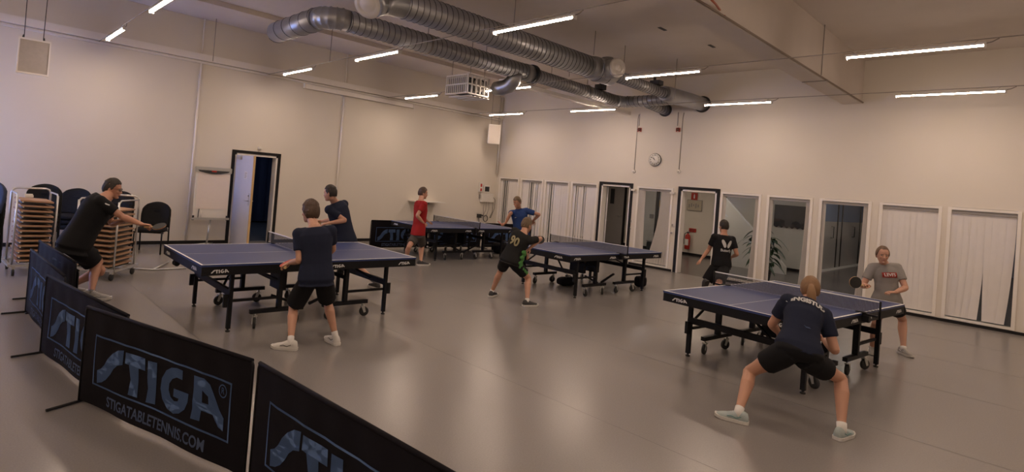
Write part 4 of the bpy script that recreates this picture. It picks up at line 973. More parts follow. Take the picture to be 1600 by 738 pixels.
# big potted plant behind the window post
t = thing('potted_plant', 'tall leafy potted plant in the corridor behind the window post', 'plant', (7.95, 1.15, 0))
MB().lathe([(0, 0), (0.15, 0), (0.19, 0.3), (0.20, 0.32), (0.18, 0.32), (0.17, 0.28), (0, 0.28)], (0, 0, 0), n=24).build('pot', M['dark'], t)
rnd = random.Random(4)
leafm = mat('green_leaf', (0.035, 0.085, 0.028), 0.45, noise=0.35, scale=5)
for k in range(4):
    bx_, by_ = rnd.uniform(-.08, .08), rnd.uniform(-.08, .08); top = (bx_*3+rnd.uniform(-.12, .12), by_*2, rnd.uniform(1.0, 1.45))
    st = MB().tube([(bx_, by_, 0.27), (bx_*1.6, by_*1.4, 0.7), top], 0.014, 8).build('stem', mat('plant_stem', (0.10, 0.09, 0.04), 0.7, noise=0.2) if k == 0 else bpy.data.materials['plant_stem'], t)
    mb = MB()
    for j in range(26):
        f = 0.15+0.85*j/25; base = V((bx_, by_, 0.27)).lerp(V(top), f); a = j*2.4+k; ln = rnd.uniform(0.26, 0.42); el = rnd.uniform(0.1, 1.0)
        d = V((math.cos(a), math.sin(a)*0.8, 0)); side = V((-math.sin(a), math.cos(a), 0)); L_, R__, C_ = [], [], []
        for s in range(7):
            u = s/6; p = base+d*ln*u*math.cos(el*0.6)+V((0, 0, 1))*(ln*u*math.sin(el)-0.55*ln*u*u*1.6); wv = 0.062*math.sin(PI*min(1, u*0.92+0.08))**0.8
            L_.append(p+side*wv+V((0, 0, 0.008))); R__.append(p-side*wv+V((0, 0, 0.008))); C_.append(p)
        mb.add(L_+C_+R__, [(i, i+1, 8+i, 7+i) for i in range(6)]+[(7+i, 8+i, 15+i, 14+i) for i in range(6)], True)
    mb.build('leaves', leafm, t, fix=False)
# glass partition with black posts along the deep corridor
t = thing('glass_partition', 'glass partition with black posts seen through the window left of the grey shirt', 'partition', (7.93, 5.0, 0))
ys = [5.0, 7.4, 7.9, 10.2, 10.6, 14.0]
for y in ys: MB().box(7.915, 7.945, y-0.05, y+0.05, 0.0, 2.45).build('post', M['blackpaint'], t, world=True)
MB().box(7.91, 7.95, 5.0, 14.0, 0.0, 0.06).build('bottom_rail', M['white'], t, world=True)
fm = mat('frosted_band', (0.42, 0.38, 0.35), 0.35, noise=0.05); fu = mat('painted_sky_reflection', (0.20, 0.25, 0.38), 0.25, noise=0.08, scale=2)  # upper panes are opaque, the reflected sky is painted in as blue
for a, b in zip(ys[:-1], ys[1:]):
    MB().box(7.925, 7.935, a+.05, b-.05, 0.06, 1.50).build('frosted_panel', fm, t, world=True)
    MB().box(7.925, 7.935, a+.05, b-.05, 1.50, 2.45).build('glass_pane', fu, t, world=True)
for y in (6.75, 9.25, 11.45): MB().tube([(7.93, y, 1.0), (8.0, y, 1.0), (8.0, y, 1.35), (7.93, y, 1.35)], 0.012, 8).build('pull_handle', M['blackpaint'], t, world=True)
struct(MB().box(5.2, 5.3, 4.9, 14.2, 0, 2.75).build('wall_corridor_room', mat('reflection_blue_room_wall', (0.20, 0.25, 0.42), 0.6, noise=0.05)))  # blue paint imitates the sky reflected in the partition glass
t = thing('added_ceiling_lamp', 'small bright lamp added behind the glass partition as a reflected light dot', 'lamp', (6.6, 7.6, 2.2))  # added bulb imitates the dot of a lamp reflected in the glass
MB().box(-.15, .15, -.15, .15, 0.02, 0.05).cyl((0, 0, .05), (0, 0, .55), .01, n=8).build('housing', M['lampwhite'], t)
MB().ball((0, 0, -0.02), 0.06, 16, 10).build('bulb', mat('reflection_dot_glow', (1, 1, 1), 0.5, noise=0.01, emit=(0.85, 0.9, 1.0), estr=18.0), t)

# bags on the floor under and beside the tables
def bag(x, y, rz, L, W, Hh, lab):
    t = thing('sports_bag', lab, 'bag', (x, y, 0), rz)
    rs = []
    for i in range(9):
        u = -1+2*i/8; k = (1-abs(u)**4*0.35); rs.append([V((u*L/2, W/2*k*math.copysign(abs(math.cos(a))**0.6, math.cos(a)), Hh/2+Hh/2*k*math.copysign(abs(math.sin(a))**0.6, math.sin(a)))) for a in [2*PI*q/18 for q in range(18)]])
    MB().rings(rs).build('body', M['banner'], t)
    MB().tube([(-L*0.2, -W*0.3, Hh*0.9), (-L*0.15, -W*0.1, Hh*1.15), (L*0.15, -W*0.1, Hh*1.15), (L*0.2, -W*0.3, Hh*0.9)], 0.010, 8).build('strap', M['dark'], t)
    MB().tube([(-L*0.42, 0, Hh*0.99), (0, 0, Hh*1.005), (L*0.42, 0, Hh*0.99)], 0.005, 6).build('zip', M['rail'], t)
bag(2.75, -2.45, 1.2, 0.55, 0.30, 0.30, 'black sports bag on the floor right of the farthest table')
bag(7.10, -3.02, 1.5, 0.26, 0.18, 0.22, 'small black bag on the floor at the right end of the middle table')
bag(6.42, -4.55, 1.4, 0.40, 0.22, 0.16, 'flat black bag lying under the middle of the centre table')

# ------------------------------------------------------------------ people
def skin_mat(n, c): return mat(n, c, 0.5, noise=0.06, scale=9)
M['skin'] = skin_mat('skin_light', (0.50, 0.27, 0.185))
M['skin_b'] = skin_mat('skin_tan', (0.44, 0.22, 0.145))
M['lip'] = mat('lip', (0.36, 0.12, 0.10), 0.45, noise=0.05)
M['eyewhite'] = mat('eye_white', (0.40, 0.35, 0.32), 0.3, noise=0.02)
M['iris'] = mat('iris', (0.03, 0.025, 0.02), 0.3, noise=0.05)
def fabric(n, c, rough=0.85): return mat(n, c, rough, noise=0.12, scale=7, bump=0.25, bscale=7, spec=0.2)
M['shirt_black'] = fabric('shirt_black', (0.010, 0.010, 0.012)); M['shirt_navy'] = fabric('shirt_navy', (0.014, 0.018, 0.038))
M['shirt_red'] = fabric('shirt_red', (0.30, 0.018, 0.020)); M['shirt_blue'] = fabric('shirt_blue', (0.022, 0.050, 0.17))
M['shirt_grey'] = fabric('shirt_grey', (0.26, 0.245, 0.235)); M['shorts_black'] = fabric('shorts_black', (0.009, 0.009, 0.011))
M['shorts_grey'] = fabric('shorts_grey', (0.075, 0.068, 0.062)); M['shirt_kit'] = fabric('shirt_kit', (0.016, 0.016, 0.016))
M['green'] = mat('green_print', (0.06, 0.22, 0.05), 0.7, noise=0.35, scale=14)
M['gold'] = mat('gold_print', (0.50, 0.45, 0.26), 0.6, noise=0.05)
M['sock'] = mat('white_sock', (0.68, 0.66, 0.64), 0.85, noise=0.05); M['sockdark'] = mat('grey_sock', (0.16, 0.15, 0.145), 0.85, noise=0.05)
M['shoewhite'] = mat('shoe_white', (0.62, 0.60, 0.57), 0.5, noise=0.06); M['shoegrey'] = mat('shoe_grey', (0.30, 0.29, 0.28), 0.6, noise=0.15, scale=20)
M['shoeteal'] = mat('shoe_grey_teal', (0.36, 0.42, 0.42), 0.6, noise=0.30, scale=14); M['teal'] = mat('teal_stripe', (0.10, 0.24, 0.24), 0.6, noise=0.1); M['shoedark'] = mat('shoe_dark', (0.03, 0.028, 0.03), 0.6, noise=0.3, scale=20)
M['hairbrown'] = mat('hair_brown', (0.060, 0.034, 0.020), 0.6, noise=0.4, scale=30, bump=0.5, bscale=50)
M['hairdark'] = mat('hair_dark', (0.018, 0.012, 0.009), 0.6, noise=0.4, scale=30, bump=0.5, bscale=50)
M['hairblond'] = mat('hair_dark_blond', (0.20, 0.105, 0.045), 0.55, noise=0.35, scale=25, bump=0.5, bscale=50, stretch=(1, 1, 0.3))
M['hairsand'] = mat('hair_sandy', (0.13, 0.085, 0.05), 0.6, noise=0.4, scale=30, bump=0.5, bscale=50)

def remesh(o, vox, smooth_it=3, fac=0.5):
    m_ = o.modifiers.new('r', 'REMESH'); m_.mode = 'VOXEL'; m_.voxel_size = vox; m_.use_smooth_shade = True
    s_ = o.modifiers.new('s', 'SMOOTH'); s_.iterations = smooth_it; s_.factor = fac
    dg = bpy.context.evaluated_depsgraph_get(); me = bpy.data.meshes.new_from_object(o.evaluated_get(dg))
    old = o.data; o.modifiers.clear(); o.data = me; bpy.data.meshes.remove(old)
    me.polygons.foreach_set('use_smooth', [True]*len(me.polygons))
    return o
def on_ray(px, py, c, L, sign):              # point of a viewing ray at distance L from c; sign +1 = the far one
    d = ray(px, py).normalized(); oc = CAM-c; b = oc.dot(d); q = b*b-(oc.length_squared-L*L)
    if q < 0: return CAM+d*(-b)
    return CAM+d*(-b+sign*math.sqrt(q))
def to_px(P):
    d = P-CAM; w_ = d.dot(_f); return (PPX+FPX*d.dot(_r)/w_, PPY-FPX*d.dot(_u)/w_)
def ik(a, b, la, lb, hint):                  # middle joint between a and b, as near as possible to a pixel or a direction
    d = b-a; L = d.length
    if L > (la+lb)*0.995: la, lb = la*L/(la+lb)*1.003, lb*L/(la+lb)*1.003
    if L < abs(la-lb)*1.02: L = abs(la-lb)*1.02
    d.normalize(); x = (la*la-lb*lb+L*L)/(2*L); r = math.sqrt(max(0, la*la-x*x)); c = a+d*x
    u = d.orthogonal().normalized(); v = d.cross(u); best = None
    for k in range(120):
        t = 2*PI*k/120; p = c+(u*math.cos(t)+v*math.sin(t))*r
        if isinstance(hint, tuple) and len(hint) == 2:
            q = to_px(p); e = (q[0]-hint[0])**2+(q[1]-hint[1])**2
        else: e = -(p-c).dot(V(hint))
        if best is None or e < best[0]: best = (e, p)
    return best[1]
def frame_from(fwd, up):
    f = V(fwd).normalized(); r = f.cross(V(up)).normalized(); u = r.cross(f).normalized()
    return Matrix((r, f, u)).transposed()    # columns: right, forward, up
def limb(mb, pts, rad, n=18, flat=1.0):
    # smooth tapering tube through joints with rounded ends
    P = []; Rr = []
    a, b = pts[0], pts[1]; d = (b-a).normalized(); P.append(a-d*rad[0]*0.5); Rr.append(rad[0]*0.6)
    for p, r in zip(pts, rad): P.append(p); Rr.append(r)
    d = (pts[-1]-pts[-2]).normalized(); P.append(pts[-1]+d*rad[-1]*0.5); Rr.append(rad[-1]*0.6)
    mb.tube(P, Rr, n, flat=flat)
def torso_rings(J, infl=0.0, prof=None, n=28, t0=None, t1=None):
    # sections along the bent spine from crotch to neck; w = half width, d = half depth
    out = []
    for t, w_, d_, yo in prof:
        if t0 is not None and t < t0-1e-6: continue
        if t1 is not None and t > t1+1e-6: continue
        P, X, Y = J['spine'](t); s = J['s']
        ring = []
        for i in range(n):
            a = 2*PI*i/n; ca, sa = math.cos(a), math.sin(a)
            ca2 = math.copysign(abs(ca)**0.85, ca); sa2 = math.copysign(abs(sa)**0.9, sa)
            ring.append(P+X*(ca2*(w_*s*J.get('bulk', 1)+infl))+Y*(sa2*(d_*s*J.get('bulk', 1)+infl)+yo*s))
        out.append(ring)
    return out
MALE = [(-0.13, .085, .07, -.01), (-0.07, .145, .098, -.015), (0.0, .168, .115, -.018), (0.12, .160, .110, -.012), (0.30, .140, .098, 0), (0.50, .152, .108, .005), (0.70, .168, .118, .005), (0.84, .172, .108, -.003), (0.93, .135, .082, -.008), (1.0, .070, .062, -.005), (1.05, .056, .056, 0.0)]
FEM = [(-0.13, .085, .075, -.01), (-0.07, .150, .105, -.02), (0.0, .172, .120, -.024), (0.12, .160, .110, -.012), (0.30, .122, .088, 0), (0.50, .126, .092, .005), (0.68, .138, .114, .014), (0.84, .136, .095, 0), (0.93, .100, .070, -.008), (1.0, .058, .055, -.005), (1.05, .048, .050, 0.0)]

def hand_pts(mb, wrist, R, s, side, curl=0.5, spread=1.0, thumb=0.6):
    # R columns: lateral (thumb side is +lateral*side), fingers, back of hand
    X, Fd, Up = R.col[0]*side, R.col[1], R.col[2]
    P = lambda x, y, z: wrist+X*(x*s)+Fd*(y*s)+Up*(z*s)
    rs = []
    for y, w_, h_ in ((-0.03, .024, .019), (0.0, .025, .018), (0.03, .035, .0175), (0.06, .042, .016), (0.088, .042, .014), (0.097, .036, .009)):
        rs.append([P(math.cos(2*PI*i/16)*w_+(.003 if y > .02 else 0), y, math.sin(2*PI*i/16)*h_) for i in range(16)])
    mb.rings(rs)
    for k, (x, L, dz) in enumerate(((0.034, .072, 0), (0.0125, .080, .002), (-0.009, .074, .001), (-0.0295, .058, -.002))):
        a = 0; p = P(x, 0.080, dz); pts = [P(x, 0.066, dz)]; pts.append(p); fan = (x/0.034)*0.13*spread
        for j, fr in enumerate((0.45, 0.32, 0.25)):
            a += curl*(0.75+0.5*j)*(1+0.06*k)
            d = Fd*math.cos(a)-Up*math.sin(a)+X*fan; p = p+d.normalized()*L*fr*s; pts.append(p)
        mb.tube(pts, [.0085*s, .0088*s, .0082*s, .0075*s, .0055*s], 10)
    a0 = P(0.022, 0.022, -.006); d = X*0.75+Fd*0.62-Up*(0.25+0.4*thumb); p1 = a0+d.normalized()*0.040*s
    d2 = X*(0.55-0.8*thumb)+Fd*0.9-Up*(0.25+0.35*thumb); p2 = p1+d2.normalized()*0.034*s; d3 = X*(0.3-0.9*thumb)+Fd*0.9-Up*(0.2+0.5*thumb); p3 = p2+d3.normalized()*0.026*s
    mb.tube([a0, p1, p2, p3], [.0135*s, .0115*s, .0098*s, .0065*s], 10)

def head_mesh(mb, C, R, s, fem=False):
    T = lambda x, y, z: C+R @ (V((x, y, z))*s)
    # head built from level sections: (z, half width, front y, back y)
    secs = [(-.118, .020, .072, .030), (-.108, .034, .084, .012), (-.092, .047, .086, -.022), (-.070, .057, .086, -.050), (-.045, .064, .088, -.075), (-.020, .070, .087, -.090), (0.005, .073, .084, -.098), (0.030, .075, .090, -.102), (0.055, .074, .086, -.099), (0.080, .066, .072, -.088), (0.100, .050, .050, -.068), (0.113, .028, .022, -.040)]
    if fem: secs = [(z, w_*0.95, f_, b_) for z, w_, f_, b_ in secs]
    rs = []
    for z, w_, f_, b_ in secs:
        c = (f_+b_)/2; d = (f_-b_)/2; ring = []
        for i in range(28):
            a = 2*PI*i/28; ca, sa = math.cos(a), math.sin(a); n_ = 0.92
            ring.append(T(w_*math.copysign(abs(ca)**n_, ca), c+d*math.copysign(abs(sa)**(0.9 if sa > 0 else 1), sa), z))
        rs.append(ring)
    mb.rings(rs)
    mb.tube([T(0, .086, .012), T(0, .096, -.012), T(0, .110, -.030), T(0, .098, -.040)], [.007*s, .009*s, .0125*s, .007*s], 10)   # nose
    for sd in (-1, 1):
        mb.ball(T(sd*.012, .095, -.036), (.008*s, .010*s, .008*s), 10, 6)
        mb.ball(T(sd*.076*(.95 if fem else 1), -.012, -.012), (.009*s, .019*s, .031*s), 12, 8, R)       # ears
        mb.ball(T(sd*.036, .070, -.028), (.020*s, .018*s, .018*s), 12, 8, R)       # cheeks
        mb.ball(T(sd*.030, .083, .024), (.022*s, .008*s, .007*s), 12, 6, R)        # brow ridge
    mb.ball(T(0, .082, -.098), (.018*s, .013*s, .014*s), 12, 6, R)
    mb.ball(T(0, .090, -.060), (.022*s, .010*s, .012*s), 12, 6, R)

def hair_mesh(C, R, s, style, seed):
    mb = MB(); nu, nv = 64, 40; rnd = random.Random(seed); vs = []
    ph = [rnd.uniform(0, 6) for _ in range(6)]
    for j in range(nv+1):
        t = PI*j/nv
        for i in range(nu):
            a = 2*PI*i/nu; d = V((math.sin(t)*math.cos(a), math.sin(t)*math.sin(a), math.cos(t)))
            az = abs(math.atan2(d.x, d.y))                 # 0 = front
            el = math.asin(max(-1, min(1, d.z)))
            # lower limit of the hair as elevation for each azimuth
            if style == 'short': lim = 0.48 if az < 0.75 else (0.48-(az-0.75)*0.9 if az < 1.3 else (-0.02-(az-1.3)*1.2 if az < 1.75 else -0.62))
            elif style == 'boy': lim = 0.36 if az < 0.8 else (0.36-(az-0.8)*1.0 if az < 1.3 else (-0.14-(az-1.3)*1.2 if az < 1.7 else -0.72))
            else: lim = 0.64 if az < 0.6 else (0.64-(az-0.6)*1.18 if az < 1.25 else (-0.13-(az-1.25)*0.9 if az < 1.75 else -0.62))
            lim += 0.02*math.sin(a*9+ph[0])+0.015*math.sin(a*17+ph[1])
            k = max(0.0, min(1.0, (el-lim)/0.10)); k = k*k*(3-2*k)
            th = {'short': 0.010, 'boy': 0.018, 'tied': 0.009}[style]+(0.006 if d.z > 0.5 and style != 'tied' else 0)
            n_ = 0.0022*math.sin(a*13+t*7+ph[2])+0.0018*math.sin(a*29+ph[3]+t*3) if style != 'tied' else 0.0012*math.sin(a*31+t*4)
            e = V((0.075*d.x, (0.100 if d.y < 0 else 0.088)*d.y, 0.112*d.z))
            if d.z < 0: e.x *= 1-0.12*(-d.z); 
            e = e*(1+(th+n_)/0.09*k-0.16*(1-k)); e.y += -0.004
            vs.append(C+R @ ((e+V((0, 0, 0.004)))*s))
    fs = [(j*nu+i, j*nu+(i+1) % nu, (j+1)*nu+(i+1) % nu, (j+1)*nu+i) for j in range(nv) for i in range(nu)]
    mb.add(vs, fs, True)
    return mb

def shoe(parent, heel, fwd, s, up_m, sole_m, lace_m, pitch=0.0, side=1, accent=None):
    f = V(fwd).normalized(); x = f.cross(V((0, 0, 1))).normalized(); u = x.cross(f).normalized()
    heel = V(heel); L = 0.285*s
    T = lambda a, b, c: heel+f*(a*L)+x*(b*s)+u*(c*s)
    secs = [(-0.02, .020, .060), (0.02, .034, .098), (0.12, .041, .112), (0.25, .042, .112), (0.38, .043, .104), (0.50, .047, .086), (0.65, .051, .070), (0.80, .048, .060), (0.92, .038, .050), (1.0, .018, .034)]
    rs = []
    for a, w_, h_ in secs:
        ring = []
        for i in range(16):
            t = PI*i/15; cx = math.copysign(abs(math.cos(t))**0.7, math.cos(t)); ring.append(T(a, w_*cx+(0.004*side if a > .4 else 0), 0.018+(h_-0.018)*math.sin(t)**0.8))
        rs.append(ring)
    up = MB().rings(rs).build('shoe', up_m, parent, world=True)
    rs = []
    for a, w_, h_ in secs:
        lift = 0.012*max(0, a-0.8)/0.2; w2 = w_+0.005; a2 = -0.012+a*1.03
        rs.append([T(a2, w2+(0.004*side if a > .4 else 0), lift), T(a2, w2+0.002+(0.004*side if a > .4 else 0), 0.030+lift), T(a2, -w2-0.002+(0.004*side if a > .4 else 0), 0.030+lift), T(a2, -w2+(0.004*side if a > .4 else 0), lift)])
    MB().rings(rs, smooth=False).build('sole', sole_m, up, world=True); MAT_FIX = None
    lc = MB()
    for k in range(5):
        a = 0.36+0.055*k; h_ = 0.108-0.0075*k*1.2
        lc.tube([T(a, -0.024, h_-0.014), T(a+0.01, 0, h_+0.001), T(a, 0.024, h_-0.014)], 0.0032*s, 6)
    lc.build('laces', lace_m, up, world=True)
    if accent:
        ac = MB()
        for sd in (-1, 1):
            ac.tube([T(0.20, sd*0.044, 0.065), T(0.35, sd*0.0445, 0.045), T(0.50, sd*0.047, 0.058), T(0.62, sd*0.046, 0.050)], 0.0035*s, 6)
        ac.build('stripe', accent, up, world=True)
MAT_CHILD = True
_old_build = MB.build
def _build(self, name, material, parent=None, world=False, **kw):
    # a sub-part given in world coordinates: go up to the thing whose matrix is known
    if world and parent is not None and parent.name not in MAT: MAT[parent.name] = MAT[parent.parent.name]
    return _old_build(self, name, material, parent, world, **kw)
MB.build = _build

def person(lab, Hh, D, px, face, hipyaw, shyaw, headdir, feet, arms, knees, wear, fem=False, hair='short', hairm='hairdark', skin='skin', vox=0.0048, neck_sign=1, headsign=1, name_cat='person'):
    """px: pixels of pelvis, neck base, head centre; feet: (ankle world, toe direction) per side; yaw angles: direction the front looks"""
    s = Hh/1.75
    lt, ls, la, lf = 0.245*Hh, 0.240*Hh, 0.170*Hh, 0.150*Hh
    pel = atd(*px['pelvis'], D)
    neck = on_ray(*px['neck'], pel, 0.30*Hh, neck_sign)
    hd = on_ray(*px['head'], neck, 0.118*Hh, headsign)
    fv = lambda a: V((math.cos(a), math.sin(a), 0))
    hf, sf = fv(hipyaw), fv(shyaw)
    up = (neck-pel).normalized()
    right = lambda f_: f_.cross(V((0, 0, 1))).normalized()
    hr, sr = right(hf), right(sf)
    sr = (sr-up*sr.dot(up)).normalized()
    J = {'s': s, 'bulk': wear.get('bulk', 1)}
    # spine: slight bow, from pelvis (0) to neck (1); the pelvis keeps part of its upright tilt
    pelup = (up*0.55+V((0, 0, 1))*0.45).normalized()
    ctrl = pel+pelup*(neck-pel).length*0.5
    def spine(t):
        if t < 0: P = pel+pelup*(t*(neck-pel).length); tan = pelup
        else: P = pel*(1-t)**2+ctrl*2*t*(1-t)+neck*t*t; tan = ((ctrl-pel)*(1-t)+(neck-ctrl)*t).normalized() if t < 1 else (neck-ctrl).normalized()
        X = hr.lerp(sr, max(0, min(1, t))); X = (X-tan*X.dot(tan)).normalized(); Y = tan.cross(X).normalized()   # Y = front
        return P, X, Y
    J['spine'] = spine
    prof = FEM if fem else MALE
    base = V((pel.x, pel.y, 0))
    root = thing('person', lab, 'person', base)
    # joints
    hips = {k: spine(0)[0]+spine(0)[1]*(sd*0.088*s)-pelup*0.02*s for k, sd in (('R', 1), ('L', -1))}
    Pn, Xn, Yn = spine(0.88)
    sw = (0.146 if fem else 0.178)*s
    sh = {k: Pn+Xn*(sd*sw) for k, sd in (('R', 1), ('L', -1))}
    body = MB()
    body.rings(torso_rings(J, 0, prof))
    legs = {}
    for k in 'LR':
        ank = V(feet[k][0]); kn = ik(hips[k], ank, lt, ls, knees.get(k, tuple(list(hf)[:3])))
        legs[k] = (hips[k], kn, ank)
        g = 0.97 if fem else 1.0
        thigh = [hips[k]]+[hips[k].lerp(kn, f_) for f_ in (0.25, 0.5, 0.8)]+[kn]
        q = (kn-hips[k]).normalized(); cd_ = (ank-kn).normalized(); back = (-hf-cd_*(-hf).dot(cd_)).normalized()
        limb(body, thigh, [.092*s*g, .090*s*g, .078*s*g, .058*s*g, .054*s*g])
        limb(body, [kn, kn.lerp(ank, .12)+back*.006*s, kn.lerp(ank, .30)+back*.014*s, kn.lerp(ank, .55)+back*.008*s, kn.lerp(ank, .85), ank, ank-V((0, 0, 0.03*s))], [.054*s, .052*s, .058*s*g, .047*s*g, .034*s, .034*s, .034*s])
    hands = {}
    for k in 'LR':
        A = arms[k]; S = sh[k]
        dS = (S-CAM).dot(_f)
        wr = A['world'] if 'world' in A else atd(A['wrist'][0], A['wrist'][1], dS+A.get('dd', 0.0))
        v = wr-S; mx = (la+lf)*0.99
        if v.length > mx: wr = S+v.normalized()*mx
        el = ik(S, wr, la, lf, A['elbow'])
        fd = (wr-el).normalized()
        hdv = V(A['dir']).normalized() if 'dir' in A else fd
        hdv = (hdv+fd*0.4).normalized()
        palm = V(A.get('palm', (0, 0, -1)))
        upv = -(palm-hdv*palm.dot(hdv))
        if upv.length < 1e-3: upv = hdv.orthogonal()
        upv.normalize(); Rh = Matrix((hdv.cross(upv).normalized(), hdv, upv)).transposed()
        # thumb side: for a right hand seen with its back up and fingers forward the thumb points left
        sidev = -1 if k == 'R' else 1
        limb(body, [S, S.lerp(el, .3), S.lerp(el, .7), el], [.054*s, .048*s, .041*s, .037*s])
        limb(body, [el, el.lerp(wr, .2), el.lerp(wr, .5), el.lerp(wr, .85), wr], [.037*s, .040*s, .036*s, .027*s, .024*s])
        body.ball(S, .056*s, 14, 10)
        hs = s*(0.92 if fem else 1.0)
        hand_pts(body, wr, Rh, hs, sidev, A.get('curl', 0.35), A.get('spread', 1.0), A.get('thumb', 0.4))
        hands[k] = dict(wr=wr, R=Rh, side=sidev, el=el, S=S, s=hs)
    # neck and head
    hR = frame_from(headdir, (0, 0, 1) if 'headup' not in wear else wear['headup'])
    hs = s**0.6*(0.97 if fem else 1.0)
    nb = spine(0.96)[0]; hb = hd+hR @ V((0, -0.02, -0.06))*hs
    limb(body, [nb, nb.lerp(hb, .5), hb], [(.052 if fem else .062)*s, (.046 if fem else .057)*s, (.046 if fem else .056)*s])
    head_mesh(body, hd, hR, hs, fem)
    b = body.build('body', M[skin], root, world=True, fix=True)
    remesh(b, vox, 3, 0.5)
    T = lambda x, y, z: hd+hR @ (V((x, y, z))*hs)
    for sd in (-1, 1):
        e_ = MB().ball(T(sd*.030, .0795, .004), (.012*hs, .010*hs, .0085*hs), 12, 8, hR).build('eye', M['eyewhite'], root, world=True)
        MB().ball(T(sd*.030, .0880, .004), (.0058*hs, .0035*hs, .0058*hs), 10, 6, hR).build('iris', M['iris'], e_, world=True)
        MB().tube([T(sd*.014, .0945, .020), T(sd*.030, .0945, .0265), T(sd*.046, .082, .021)], [.0015*hs, .0024*hs, .0012*hs], 6).build('eyebrow', M[hairm], root, world=True)
    MB().tube([T(-.021, .0925, -.064), T(-.008, .101, -.062), T(.008, .101, -.062), T(.021, .0925, -.064)], [.002*hs, .0048*hs, .0048*hs, .002*hs], 8).build('mouth', M['lip'], root, world=True)
    hair_mesh(hd, hR, hs, hair, int(Hh*1000)+len(lab)).build('hair', M[hairm], root, world=True)
    # shirt
    sm = MB(); inf = wear.get('loose', 0.016)*s
    t0 = wear.get('hem', -0.10)
    sp = [(t, w_+(0.012 if t < 0.35 else 0), d_+(0.010 if t < 0.35 else 0), yo) for t, w_, d_, yo in prof if t >= t0 and t <= 1.0]
    sp = [(t0, max(w_ for t, w_, d_, y_ in prof if t < 0.2)+(-0.012 if fem else 0.012), max(d_ for t, w_, d_, y_ in prof if t < 0.2)+0.012, -.015)]+[q for q in sp if q[0] > t0+0.02]
    sp[-1] = (0.985, sp[-1][1]+0.012, sp[-1][2]+0.008, sp[-1][3])
    sm.rings(torso_rings(J, inf, sp))
    sl = wear.get('sleeve', 0.62)
    for k in 'LR':
        S, el = hands[k]['S'], hands[k]['el']; e1 = S.lerp(el, sl)
        sm.ball(S+V((0, 0, 0.002)), (.066 if fem else .073)*s, 16, 12)
        sm.tube([Pn+(S-Pn)*0.55, S+(Pn-S)*0.1+V((0, 0, 0.006)), S.lerp(el, .18), S.lerp(el, .4), e1], [.075*s, .070*s, .068*s, .064*s, .062*s], 20)
    st = sm.build('shirt', M[wear['shirt']], root, world=True); remesh(st, 0.0085, 5, 0.55)
    # shorts or trousers
    sh_ = MB(); rs = torso_rings(J, 0.018*s, [q for q in prof if q[0] <= 0.14]); sh_.rings(rs)
    ll = wear.get('legs', 0.72)
    for k in 'LR':
        hp, kn, an = legs[k]
        if ll <= 1:
            e1 = hp.lerp(kn, ll); w_ = wear.get('legw', 0.098)
            sh_.tube([hp+(kn-hp)*-0.12, hp.lerp(kn, .15), hp.lerp(kn, ll*0.6), e1], [.100*s, .108*s, (w_+.004)*s, w_*s], 22)
        else:
            e1 = kn.lerp(an, ll-1)
            sh_.tube([hp+(kn-hp)*-0.12, hp.lerp(kn, .15), hp.lerp(kn, .6), kn, kn.lerp(an, .4), e1], [.098*s, .104*s, .088*s, .074*s, .070*s, .058*s], 22)
    so = sh_.build('shorts' if ll <= 1 else 'trousers', M[wear['shorts']], root, world=True); remesh(so, 0.0085, 5, 0.55)
    # socks and shoes
    for k in 'LR':
        hp, kn, an = legs[k]; toe = V(feet[k][1]).normalized(); ud = (kn-an).normalized()
        zz = feet[k][2] if len(feet[k]) > 2 else 0.0
        MB().tube([an-V((0, 0, 0.045*s)), an, an+ud*wear.get('sockh', 0.05)*s], [.037*s, .0365*s, .0375*s], 18).build('sock', M[wear.get('sock', 'sock')], root, world=True)
        fl = V((toe.x, toe.y, 0)).normalized() if zz == 0 else toe
        heel = an-fl*0.075*s; heel = V((heel.x, heel.y, 0.002)) if zz == 0 else an-fl*0.075*s-V((0, 0, 1))*0.0-(fl.cross(V((0, 0, 1))).cross(fl)).normalized()*0.085*s
        shoe(root, heel, fl, s*(0.9 if fem else 1.0)**1, M[wear['shoe']], M[wear.get('sole', 'shoewhite')], M[wear.get('lace', 'shoewhite')], side=1 if k == 'L' else -1, accent=M[wear['accent']] if wear.get('accent') else None)
    J.update(root=root, hands=hands, head=hd, hR=hR, hs=hs, legs=legs, prof=prof, inf=inf, sh=sh, hips=hips)
    return J
